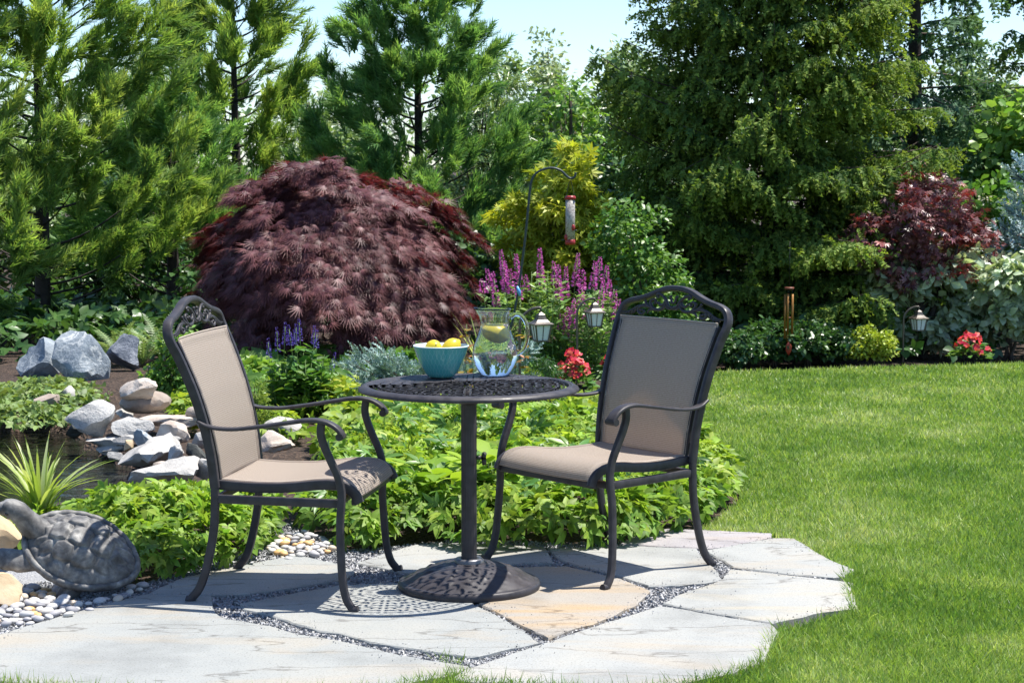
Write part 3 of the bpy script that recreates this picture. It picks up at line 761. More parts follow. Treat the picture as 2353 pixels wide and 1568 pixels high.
TB = Vector((-.151, 6.788, 0)); TOPZ = .7185
def arc_slot(r, th, L, W, rot, bend=0.0, n=14):
    """bent slot hole: centre (r, th) polar, length L, width W, turned rot from the radius"""
    out = []
    W *= .68
    for k in range(n):
        a = 2 * math.pi * k / n
        x, y = L / 2 * math.cos(a), W / 2 * math.sin(a) * (1 - .25 * math.cos(a))
        y += bend * (1 - (2 * x / L) ** 2) * L
        c, s = math.cos(rot), math.sin(rot)
        p, q = r + x * c - y * s, x * s + y * c
        out.append((p * math.cos(th) - q * math.sin(th), p * math.sin(th) + q * math.cos(th)))
    return out
def build_table():
    t = empty('bistro_table', TB)
    tag(t, 'round cast-metal bistro table with pierced top between the two chairs', 'table')
    R = .3865
    # pierced plate: eightfold lattice of scroll-shaped holes
    holes = []
    def ring(n, r, L, W, rot=0.0, bend=0.0, off=0.0, mirror=False):
        for k in range(n):
            th = 2 * math.pi * (k + off) / n
            holes.append(arc_slot(r, th, L, W, rot, bend))
    def pair(n, r, dth, L, W, rot, bend=0.0):
        for k in range(n):
            th = 2 * math.pi * k / n
            holes.append(arc_slot(r, th + dth, L, W, rot, bend)); holes.append(arc_slot(r, th - dth, L, W, -rot, -bend))
    ring(8, .034, .020, .009)
    pair(8, .066, .12, .026, .0085, .15)
    ring(8, .074, .030, .010, off=.5)
    pair(8, .100, .13, .020, .010, .5, .1); pair(8, .106, .29, .030, .010, 1.0, .25)
    ring(8, .128, .022, .012, off=.5)
    pair(8, .134, .075, .030, .011, .0)
    pair(8, .140, .24, .036, .012, .75, .22)
    pair(8, .170, .06, .026, .010, .0); pair(8, .176, .165, .034, .011, .45, .2); pair(8, .172, .30, .034, .011, -.5, .25)
    ring(8, .183, .024, .012, 1.57, off=.5)
    pair(8, .206, .052, .028, .011, .05); pair(8, .212, .145, .040, .012, .9, .2); pair(8, .214, .255, .040, .011, -.35, .2)
    ring(8, .216, .026, .013, off=.5)
    pair(8, .244, .045, .026, .012, .0); pair(8, .248, .118, .034, .012, .6, .25); pair(8, .246, .205, .036, .012, 1.25, .2); pair(8, .250, .300, .034, .011, -.4, .3)
    pair(8, .280, .040, .024, .011, 0); pair(8, .284, .105, .036, .012, 1.1, .2); pair(8, .282, .185, .032, .012, .25, .25); pair(8, .284, .262, .034, .012, -.8, .2)
    ring(8, .284, .030, .012, off=.5)
    pair(8, .313, .036, .020, .010, .2); pair(8, .314, .085, .022, .010, 1.2, .1); pair(8, .316, .140, .028, .010, 1.4, .1); pair(8, .313, .200, .022, .010, .7); pair(8, .316, .258, .026, .010, 1.45, .1); pair(8, .313, .318, .022, .010, .5)
    ring(8, .314, .020, .010, off=.5); ring(64, .334, .013, .0075, 1.57)
    outer = [(.352 * math.cos(2*math.pi*k/128), .352 * math.sin(2*math.pi*k/128)) for k in range(128)]
    plate = fill2d('lattice', [outer] + holes, .010, M_METAL, t, bevel=.0012, loc=(0, 0, TOPZ - .008))
    rim = [(.349, TOPZ-.016), (.349, TOPZ-.0035), (.352, TOPZ-.001), (.354, TOPZ-.001), (.3555, TOPZ-.004), (.357, TOPZ-.001), (.362, TOPZ), (.368, TOPZ-.0012), (.3765, TOPZ-.005), (.3835, TOPZ-.010), (R, TOPZ-.015), (.386, TOPZ-.019), (.381, TOPZ-.022), (.374, TOPZ-.021), (.364, TOPZ-.018), (.349, TOPZ-.016)]
    MB().add(lathe(rim, 128)).build('rim', M_METAL, t)
    h = MB().add(lathe([(.0, TOPZ-.015), (.045, TOPZ-.018), (.048, TOPZ-.05), (.030, TOPZ-.07), (.0, TOPZ-.07)], 24)).build('hub', M_METAL, t)
    # fluted pole
    n = 72; V = []; F = []
    zs = (.085, .30, .50, TOPZ-.03)
    for z in zs:
        for i in range(n):
            a = 2 * math.pi * i / n; r = .0275 - .0016 * max(0, math.cos(18 * a)) ** 2
            V.append((r * math.cos(a), r * math.sin(a), z))
    for j in range(len(zs) - 1):
        for i in range(n): F.append((j*n+i, j*n+(i+1) % n, (j+1)*n+(i+1) % n, (j+1)*n+i))
    mesh('pole', V, F, M_METAL, t)
    kb = MB().add(sweep([(.02, 0, .46), (.045, -.004, .46)], circ(.007, 10)))
    for a in range(3):
        an = a * 2.094 + .5
        kb.add(sweep([(.044, 0, .46), (.060, 0, .46)], circ(.011, 10)))
        kb.add(sweep([(.052, 0, .46), (.054, .020 * math.cos(an), .46 + .026 * math.sin(an))], circ(.008, 8)))
    kb.build('knob', M_BLACK, t)
    # domed base with relief of leaves
    prof = [(.249, .0), (.2505, .006), (.2505, .016), (.247, .023), (.241, .026), (.234, .0255), (.230, .027)]
    n = 168; rr = np.linspace(.230, .048, 40)
    V = []; F = []
    rings = list(prof) + [(r, .027 + .062 * (1 - ((r - .048) / .182) ** 1.6)) for r in rr[1:]]
    m = len(rings)
    for i in range(n):
        th = 2 * math.pi * i / n
        for j, (r, z) in enumerate(rings):
            dz = 0
            if j >= len(prof):
                q = (r - .048) / .182
                k = math.cos(8 * th); leaf = math.exp(-((q - .55) / .33) ** 2) * max(0, k) ** .6
                vein = .5 + .5 * math.cos(40 * q + 6 * abs(math.sin(4 * th)))
                scroll = max(0, math.sin(24 * th + 9 * q) * math.sin(14 * q)) * max(0, -k + .4)
                dz = .004 * leaf * (.55 + .45 * vein) + .0045 * scroll * math.exp(-((q - .6) / .35) ** 2) - .002 * (abs(q - .12) < .03)
            V.append((r * math.cos(th), r * math.sin(th), z + dz))
    for i in range(n):
        for j in range(m - 1): F.append((i*m+j, ((i+1) % n)*m+j, ((i+1) % n)*m+j+1, i*m+j+1))
    base = mesh('base', V, F, M_METAL, t)
    MB().add(lathe([(.050, .080), (.051, .098), (.046, .104), (.0285, .104), (.028, .090)], 40)).build('collar', M_STEEL_D, base)
M_STEEL_D = plain('worn_dark_steel', (.13, .13, .14), .4, .4)
build_table()

# ---- chairs
def chair(name, center, fwd, label):
    t = empty(name, (center[0], center[1], 0), math.atan2(fwd[1], fwd[0]) - math.pi / 2)
    tag(t, label, 'chair', 'patio chairs at the bistro table')
    post = [(0, -.012, .272), (.012, -.002, .271), (.05, .026, .268), (.13, .052, .264), (.26, .076, .260), (.39, .080, .258), (.50, .068, .262), (.60, .048, .268), (.70, .020, .275), (.78, -.010, .282), (.84, -.035, .288), (.88, -.055, .293)]
    def by(z):
        zz = [p[0] for p in post]; return np.interp(z, zz, [p[1] for p in post]) - .28
    def bw(z):
        zz = [p[0] for p in post]; return np.interp(z, zz, [p[2] for p in post])
    prof = rrect(.023, .029, .35)
    for s in (-1, 1):                                                            # rear legs
        P = catmull([(s*w, f-.28, z) for z, f, w in post if z < .41], 6)
        v, f = sweep(P, prof, side=(1, 0, 0)); b = MB().add((v, f))
        b.add(sweep([(s*.272, -.29, .004), (s*.272, -.303, .006)], circ(.013, 10)))
        autosmooth(b.build('leg', M_METAL, t))
    # back frame: up one post, over the crest, down the other
    up = [(w, f-.28, z) for z, f, w in post if z >= .39]
    crest = [(.291, -.347, .910), (.274, -.353, .940), (.238, -.357, .955), (.188, -.360, .965), (.138, -.363, .980), (.085, -.366, 1.000), (.04, -.367, 1.010), (0, -.367, 1.012)]
    half = up + crest
    path = catmull(half + [(-x, y, z) for x, y, z in half[-2::-1]], 5)
    fr = rrect(.034, .022, .35)
    v, f = sweep(path, fr, side=(0, 1, .12)); autosmooth(MB().add((v, f)).build('back_frame', M_METAL, t))
    # inner rails that hold the sling, with their little spacers
    for s in (-1, 1):
        zs = np.linspace(.405, .885, 12)
        P = [(s*(bw(z) - .030), by(z) + .006, z) for z in zs]
        b = MB().add(sweep(P, rrect(.014, .022, .35), side=(1, 0, 0)))
        for z in (.46, .66, .84): b.add(sweep([(s*(bw(z)-.034), by(z)+.002, z), (s*(bw(z)-.005), by(z), z)], circ(.006, 8)))
        autosmooth(b.build('sling_rail', M_METAL, t))
    nz, nx = 24, 13
    V = []; F = []; UV = []
    for j in range(nz):
        z = .400 + (.897 - .400) * j / (nz - 1); hw = bw(z) - .026
        for i in range(nx):
            u = -1 + 2 * i / (nx - 1)
            V.append((u*hw, by(z) + .016 - .014 * (1 - u*u), z)); UV.append((u*hw, z))
    for j in range(nz-1):
        for i in range(nx-1): F.append((j*nx+i, j*nx+i+1, (j+1)*nx+i+1, (j+1)*nx+i))
    back = mesh('backrest', V, F, M_SLING, t)
    def uvs(o, UV):
        l = o.data.uv_layers.new(name='UVMap')
        l.data.foreach_set('uv', np.array([UV[i] for p in o.data.polygons for i in p.vertices], dtype=np.float32).ravel())
        md = o.modifiers.new('thickness', 'SOLIDIFY'); md.thickness = .0025; md.offset = 0
    uvs(back, UV)
    for s in (-1, 1):                                                            # hems
        for o_ in (.030, .040):
            b = MB(); b.add(sweep([(s*(bw(z)-.004-o_), by(z)+.0185 - .014*(1-((bw(z)-.004-o_)/(bw(z)-.026))**2), z) for z in np.linspace(.404, .894, 12)], circ(.0009, 4))); b.build('seam', M_STITCH, back)
    b = MB()
    b.add(sweep([(u*(bw(.895)-.028), by(.895)+.0175-.014*(1-u*u), .8975) for u in np.linspace(-1, 1, 13)], circ(.0022, 5)))
    b.build('hem', M_STITCH, back)
    # scrollwork in the crest
    b = MB()
    S, Zs = .276 / 740, .000240
    cur = [([(1207,468),(1270,440),(1310,360),(1370,290),(1430,266),(1462,292),(1432,314)], 1), ([(1310,360),(1320,450),(1380,510),(1470,510),(1530,440),(1530,380),(1490,358),(1455,385),(1470,412)], 1),
           ([(1325,370),(1345,430),(1390,440),(1420,408)], 1), ([(1470,512),(1560,470),(1600,430),(1618,390)], 1), ([(1470,515),(1600,475),(1700,480),(1800,548),(1880,588),(1975,592)], .8),
           ([(1620,478),(1690,498),(1707,560),(1665,606),(1625,592),(1620,550),(1660,540)], .9), ([(1470,515),(1540,530),(1572,586)], .8), ([(1740,505),(1758,560),(1775,604)], .7), ([(1780,535),(1795,585),(1812,626)], .7),
           ([(1820,560),(1838,600),(1855,632)], .7), ([(1855,578),(1875,606),(1900,628)], .6), ([(1310,440),(1270,482),(1207,492)], .8), ([(1207,400),(1230,380),(1250,300)], .8), ([(1560,470),(1610,450),(1650,440)], .7)]
    balls = [(1432,312), (1470,410), (1420,408), (1616,390), (1660,542), (1250,296)]
    def C(q, s):
        x = (q[0] - 1207) * S; z = .903 + (620 - q[1]) * Zs
        yy = by(.88) - .022 * (z - .88) / .13
        return (s * x, yy + .004, z)
    for s in (-1, 1):
        for pts, k in cur:
            P = catmull([C(q, s) for q in pts], 5); sc = np.interp(np.linspace(0, 1, len(P)), [0, .3, .75, 1], [.8, 1.15, .9, .5]) * k
            b.add(sweep(P, circ(.0062, 6), scale=sc))
        for q in balls:
            x, y, z = C(q, s)
            b.add(lathe([(0, -.0065), (.005, -.0045), (.0065, 0), (.005, .0045), (0, .0065)], 8), Matrix.Translation((x, y, z)))
    b.add(lathe([(0, -.008), (.006, -.005), (.0075, 0), (.006, .005), (0, .008)], 8), Matrix.Translation(C((1207, 470), 1)))
    b.build('scrollwork', M_METAL, t)
    # seat
    side = [(-.205, .404), (-.10, .398), (0, .398), (.08, .404), (.15, .413), (.21, .416), (.258, .408), (.290, .386), (.304, .358)]
    sp = catmull([(0, y, z) for y, z in side], 5)
    hw = lambda y: np.interp(y, [-.2, .1, .36], [.232, .250, .262])
    V = []; F = []; UV = []; nx = 13; acc = 0
    for j, p in enumerate(sp):
        if j: acc += np.linalg.norm(p - sp[j-1])
        for i in range(nx):
            u = -1 + 2 * i / (nx - 1); w = hw(p[1])
            V.append((u*w, p[1], p[2] + .012 - .014 * (1 - u*u) * np.interp(p[1], [-.2, 0, .3, .36], [.6, 1, .35, 0]))); UV.append((u*w, acc))
    for j in range(len(sp)-1):
        for i in range(nx-1): F.append((j*nx+i, j*nx+i+1, (j+1)*nx+i+1, (j+1)*nx+i))
    seat = mesh('seat', V, F, M_SLING, t); uvs(seat, UV)
    b = MB()
    for s in (-1, 1):
        for o_ in (.012, .022):
            P = [(s*(hw(p[1])-o_), p[1], p[2]+.0145 - .014*(1-((hw(p[1])-o_)/hw(p[1]))**2)*np.interp(p[1], [-.2, 0, .3, .36], [.6, 1, .35, 0])) for p in sp]
            MB().add(sweep(P, circ(.0009, 4))).build('seam', M_STITCH, seat)
    for s in (-1, 1):
        P = [(s*(hw(p[1]) + .002), p[1], p[2] - .006) for p in sp]
        autosmooth(MB().add(sweep(P, rrect(.018, .034, .3), side=(1, 0, 0))).build('seat_rail', M_METAL, t))
        P = [(s*.256, -.20, .352), (s*.288, .245, .352)]
        autosmooth(MB().add(sweep(P, rrect(.018, .030, .3), side=(1, 0, 0))).build('stretcher', M_METAL, t))
    for y, w, z in ((.232, .296, .352), (-.195, .256, .352), (.286, .262, .356)):
        autosmooth(MB().add(sweep([(-w, y, z), (w, y, z)], rrect(.020, .026, .3), side=(0, 1, 0))).build('crossbar', M_METAL, t))
    # front legs run up into the arm supports
    leg = [(0, .302, .338), (.012, .292, .336), (.045, .272, .332), (.12, .258, .325), (.28, .250, .314), (.38, .254, .306), (.44, .243, .304), (.50, .217, .306), (.55, .196, .310), (.59, .186, .314), (.63, .190, .316)]
    for s in (-1, 1):
        P = catmull([(s*w, y, z) for z, y, w in leg], 6)
        b = MB().add(sweep(P, rrect(.024, .027, .35), side=(1, 0, 0)))
        b.add(sweep([(s*.338, .300, .004), (s*.338, .316, .006)], circ(.014, 10)))
        autosmooth(b.build('leg', M_METAL, t))
        arm = [(.274, -.250, .618), (.282, -.205, .600), (.292, -.13, .596), (.300, -.04, .606), (.307, .06, .622), (.312, .14, .634), (.315, .195, .632), (.317, .235, .616), (.318, .258, .594), (.318, .262, .580)]
        P = catmull([(s*x, y, z) for x, y, z in arm], 6)
        sc = np.interp(np.linspace(0, 1, len(P)), [0, .15, .5, .85, 1], [.75, .8, 1, 1.1, 1.05])
        b = MB().add(sweep(P, rrect(.042, .014, .45), side=(1, 0, 0), scale=sc))
        b.add(sweep([(s*(.318-.024), .256, .584), (s*(.318+.024), .256, .584)], circ(.013, 12)))
        autosmooth(b.build('armrest', M_METAL, t), 50)
    return t
chair('patio_chair', (.347, 7.203), (-.411, -.337), 'patio chair at the lawn side of the table, its brown sling back facing the table')
chair('patio_chair', (-.770, 6.790), (.585, -.095), 'patio chair beside the pond and turtle, its pale sling back lit by the sun')

# ---- bowl
def bowl_mat():
    m, ns, ls, out = newmat('teal_glaze')
    tc = ns.new('ShaderNodeTexCoord'); sep = ns.new('ShaderNodeSeparateXYZ'); ls.new(tc.outputs['Object'], sep.inputs[0])
    an = N(ns, 'ShaderNodeMath', operation='ARCTAN2'); ls.new(sep.outputs[1], an.inputs[0]); ls.new(sep.outputs[0], an.inputs[1])
    # ogee net of pale lines: two families of wavy lines round the bowl
    sn = N(ns, 'ShaderNodeMath', operation='MULTIPLY'); ls.new(sep.outputs[2], sn.inputs[0]); sn.inputs[1].default_value = 2 * math.pi / .036
    si = N(ns, 'ShaderNodeMath', operation='SINE'); ls.new(sn.outputs[0], si.inputs[0])
    A = N(ns, 'ShaderNodeMath', operation='MULTIPLY'); ls.new(an.outputs[0], A.inputs[0]); A.inputs[1].default_value = 36 / (2 * math.pi)
    tot = None
    for sg, off in ((.25, 0.0), (-.25, .5)):
        w = N(ns, 'ShaderNodeMath', operation='MULTIPLY_ADD'); ls.new(si.outputs[0], w.inputs[0]); w.inputs[1].default_value = sg; ls.new(A.outputs[0], w.inputs[2])
        o2 = N(ns, 'ShaderNodeMath', operation='ADD'); ls.new(w.outputs[0], o2.inputs[0]); o2.inputs[1].default_value = off + 50
        fr = N(ns, 'ShaderNodeMath', operation='FRACT'); ls.new(o2.outputs[0], fr.inputs[0])
        pp = N(ns, 'ShaderNodeMath', operation='SUBTRACT'); ls.new(fr.outputs[0], pp.inputs[0]); pp.inputs[1].default_value = .5
        ab = N(ns, 'ShaderNodeMath', operation='ABSOLUTE'); ls.new(pp.outputs[0], ab.inputs[0])
        lt = N(ns, 'ShaderNodeMath', operation='LESS_THAN'); ls.new(ab.outputs[0], lt.inputs[0]); lt.inputs[1].default_value = .045
        if tot is None: tot = lt
        else:
            mxm = N(ns, 'ShaderNodeMath', operation='MAXIMUM'); ls.new(tot.outputs[0], mxm.inputs[0]); ls.new(lt.outputs[0], mxm.inputs[1]); tot = mxm
    mx = ns.new('ShaderNodeMix'); mx.data_type = 'RGBA'; mx.inputs[6].default_value = (.085, .40, .40, 1); mx.inputs[7].default_value = (.20, .52, .52, 1)
    ls.new(tot.outputs[0], mx.inputs[0])
    p = N(ns, 'ShaderNodeBsdfPrincipled', Roughness=.16); p.inputs['Specular IOR Level'].default_value = .5; p.inputs['Coat Weight'].default_value = .3
    ls.new(mx.outputs[2], p.inputs['Base Color']); ls.new(p.outputs[0], out.inputs[0])
    return m
M_BOWL = bowl_mat(); M_BOWLIN = plain('pale_glaze', (.62, .74, .74), .2)
bp = gp(1013, 866, TOPZ)
bt = empty('bowl', bp); tag(bt, 'teal glazed bowl with pale net pattern holding lemons on the table', 'bowl')
outp = [(0, .001), (.040, .001), (.046, .004), (.055, .014), (.068, .034), (.080, .058), (.090, .082), (.0975, .106), (.1010, .1125)]
MB().add(lathe(outp, 64)).build('outside', M_BOWL, bt)
MB().add(lathe([(.1010, .1125), (.1012, .1150), (.0995, .1165), (.0970, .1150), (.0925, .100), (.084, .076), (.072, .050), (.055, .026), (.035, .012), (0, .010)], 64)).build('inside', M_BOWLIN, bt)
def lemon_mat(name='lemon_peel', tr=.3):
    m, ns, ls, out = newmat(name)
    tc = ns.new('ShaderNodeTexCoord'); n = N(ns, 'ShaderNodeTexNoise', Scale=14.0, Detail=3.0); ls.new(tc.outputs['Object'], n.inputs['Vector'])
    r = ramp(ns, [(.3, (.66, .54, .05)), (.6, (.84, .66, .04)), (.8, (.88, .74, .14))]); ls.new(n.outputs['Fac'], r.inputs[0])
    p = N(ns, 'ShaderNodeBsdfPrincipled', Roughness=.35)
    ls.new(r.outputs[0], p.inputs['Base Color'])
    v = N(ns, 'ShaderNodeTexNoise', Scale=260.0, Detail=1.0); ls.new(tc.outputs['Object'], v.inputs['Vector'])
    b = N(ns, 'ShaderNodeBump', Strength=.3, Distance=.001); ls.new(v.outputs['Fac'], b.inputs['Height']); ls.new(b.outputs[0], p.inputs['Normal'])
    tl = ns.new('ShaderNodeBsdfTranslucent'); ls.new(r.outputs[0], tl.inputs['Color']); ms = N(ns, 'ShaderNodeMixShader'); ms.inputs[0].default_value = tr
    ls.new(p.outputs[0], ms.inputs[1]); ls.new(tl.outputs[0], ms.inputs[2]); ls.new(ms.outputs[0], out.inputs[0]); return m
M_LEMON = lemon_mat(); M_LEMONW = lemon_mat('soaked_lemon_peel', .12); M_STEM = plain('lemon_stem', (.18, .14, .03), .7)
def lemon(loc, axis, label, s=1.0, group='lemons in the bowl', mat=None):
    prof = [(0, -.040), (.006, -.0395), (.011, -.0365), (.020, -.030), (.0275, -.019), (.0305, -.004), (.0295, .011), (.024, .024), (.015, .033), (.0085, .037), (.006, .041), (0, .0425)]
    t = empty('lemon', loc); t.rotation_euler = Vector(axis).to_track_quat('Z', 'Y').to_euler(); t.scale = (s, s, s)
    tag(t, label, 'lemon', group)
    o = MB().add(lathe(prof, 28)).build('peel', mat or M_LEMON, t); o.cycles.is_caustics_receiver = True
    MB().add(lathe([(0, -.0415), (.003, -.0412), (.0035, -.0390), (.002, -.038)], 8)).build('stem_end', M_STEM, t)
lemon(bp + Vector((-.028, .000, .104)), (-.25, .75, -.35), 'paler lemon with a brown stem end at the pond side of the bowl', .98)
lemon(bp + Vector((.038, .004, .108)), (.55, .35, .45), 'deep yellow lemon beside the pitcher side of the bowl', 1.0)
lemon(bp + Vector((-.004, .045, .080)), (.9, .2, .1), 'lemon at the back of the bowl, mostly hidden behind two others', .95)
lemon(bp + Vector((.010, -.020, .052)), (.5, -.8, .1), 'lemon low in the bowl under the two visible ones', .95)

# ---- pitcher
M_GLASS = glassmat('clear_glass', (1, 1, 1), 1.46); M_HANDLE = glassmat('clear_glass_handle', (1, 1, 1), 1.46); M_DRINK = glassmat('water', (.985, .995, 1), 1.333)
pp_ = gp(1137, 861, TOPZ)
pt = empty('pitcher', pp_); tag(pt, 'clear glass pitcher of lemon water beside the teal bowl', 'pitcher')
op = [(0, 0), (.045, 0), (.054, .004), (.064, .018), (.075, .042), (.0815, .066), (.0825, .085), (.078, .110), (.069, .135), (.060, .158), (.0545, .178), (.0525, .195), (.0535, .215), (.057, .235), (.060, .243)]
ip = [(.0585, .2435), (.0555, .236), (.0515, .215), (.0503, .195), (.0522, .178), (.0575, .158), (.0665, .135), (.0755, .110), (.080, .085), (.079, .066), (.0725, .042), (.0615, .020), (.050, .010), (.030, .007), (0, .007)]
n = 72; pr_ = op + ip; m_ = len(pr_); V = []; F = []
for i in range(n):
    a = 2 * math.pi * i / n
    sp_ = max(0.0, math.cos(a - math.pi)) ** 14                       # pouring lip towards -x
    for r, z in pr_:
        k = np.clip((z - .195) / .048, 0, 1) ** 1.5
        V.append(((r + sp_ * .020 * k) * math.cos(a), (r + sp_ * .020 * k) * math.sin(a), z + sp_ * .004 * k))
for i in range(n):
    for j in range(m_ - 1): F.append((i*m_+j, ((i+1) % n)*m_+j, ((i+1) % n)*m_+j+1, i*m_+j+1))
g_ = mesh('glass_body', V, F, M_GLASS, pt)
bm = bmesh.new(); bm.from_mesh(g_.data); bmesh.ops.remove_doubles(bm, verts=bm.verts, dist=1e-5); bmesh.ops.recalc_face_normals(bm, faces=bm.faces); bm.to_mesh(g_.data); bm.free()
hp = catmull([(.056, 0, .212), (.075, 0, .221), (.098, 0, .214), (.114, 0, .188), (.119, 0, .155), (.115, 0, .120), (.104, 0, .094), (.090, 0, .080), (.079, 0, .074)], 6)
autosmooth(MB().add(sweep(hp, circ(.0075, 14, 1.25), side=(0, 1, 0), scale=np.interp(np.linspace(0, 1, len(hp)), [0, .1, .8, 1], [1.3, 1, .9, .7]))).build('handle', M_HANDLE, pt), 80)
wp = [(0, .0066), (.030, .0066), (.0503, .0092), (.0620, .0195), (.0730, .042), (.0795, .066), (.0805, .085), (.0760, .110), (.0670, .135), (.0580, .158), (.0527, .178), (.0508, .190), (0, .190)]
w_ = MB().add(lathe(wp, 72)).build('drinking_water', M_DRINK); w_.location = pp_
bm = bmesh.new(); bm.from_mesh(w_.data); bmesh.ops.remove_doubles(bm, verts=bm.verts, dist=1e-5); bmesh.ops.recalc_face_normals(bm, faces=bm.faces)
for e in bm.edges:
    if len(e.link_faces) == 2 and e.calc_face_angle(0) > .8: e.smooth = False
bm.to_mesh(w_.data); bm.free()
for o_ in (g_, w_): o_.cycles.is_caustics_caster = True
tag(w_, 'clear water filling the glass pitcher to its neck', 'water')
lemon(pp_ + Vector((.004, -.008, .150)), (.75, -.35, -.35), 'whole-looking lemon floating in the glass pitcher', 1.15, 'lemon in the pitcher', M_LEMONW)
M_PITH = plain('lemon_pith', (.86, .80, .50), .4); M_FLESH = plain('lemon_flesh', (.82, .66, .16), .3, noise=.2, nscale=120)
def slice_(loc, nrm_, label, r=.027):
    t = empty('lemon_slice', loc); t.rotation_euler = Vector(nrm_).to_track_quat('Z', 'Y').to_euler(); tag(t, label, 'lemon slice', 'lemon slices in the pitcher')
    MB().add(lathe([(r*.90, .0026), (r, .002), (r*1.01, 0), (r, -.002), (r*.90, -.0026)], 32)).build('rind', M_LEMON, t)
    MB().add(lathe([(0, .0022), (r*.90, .0022), (r*.90, -.0022), (0, -.0022)], 32)).build('pith', M_PITH, t)
    for k in range(9):
        a0, a1 = 2*math.pi*(k+.08)/9, 2*math.pi*(k+.92)/9
        pts = [(r*.10*math.cos((a0+a1)/2), r*.10*math.sin((a0+a1)/2))] + [(r*.80*math.cos(a0+(a1-a0)*q/4), r*.80*math.sin(a0+(a1-a0)*q/4)) for q in range(5)]
        v = [(x, y, .0028) for x, y in pts] + [(x, y, -.0028) for x, y in pts]; m = len(pts)
        mesh('segment', v, [tuple(range(m)), tuple(range(2*m-1, m-1, -1))] + [(i, m+i, m+(i+1) % m, (i+1) % m) for i in range(m)], M_FLESH, t, smooth=False)
slice_(pp_ + Vector((-.025, .010, .168)), (.5, -.5, .7), 'lemon slice near the water surface in the pitcher')
slice_(pp_ + Vector((.030, .025, .150)), (-.7, -.2, .6), 'lemon slice behind the floating lemon on the handle side')

# ---- garden turtle
def turtle_mat():
    m, ns, ls, out = newmat('weathered_cast_stone')
    tc = ns.new('ShaderNodeTexCoord')
    n = N(ns, 'ShaderNodeTexNoise', Scale=22.0, Detail=5.0, Roughness=.6, Distortion=.3); ls.new(tc.outputs['Object'], n.inputs['Vector'])
    r = ramp(ns, [(.34, (.055, .053, .052)), (.48, (.115, .112, .11)), (.60, (.20, .195, .185)), (.70, (.34, .33, .31))]); ls.new(n.outputs['Fac'], r.inputs[0])
    p = N(ns, 'ShaderNodeBsdfPrincipled', Roughness=.6); ls.new(r.outputs[0], p.inputs['Base Color'])
    n2 = N(ns, 'ShaderNodeTexNoise', Scale=60.0, Detail=6.0); ls.new(tc.outputs['Object'], n2.inputs['Vector'])
    b = N(ns, 'ShaderNodeBump', Strength=.35, Distance=.005); ls.new(n2.outputs['Fac'], b.inputs['Height']); ls.new(b.outputs[0], p.inputs['Normal'])
    ls.new(p.outputs[0], out.inputs[0]); return m
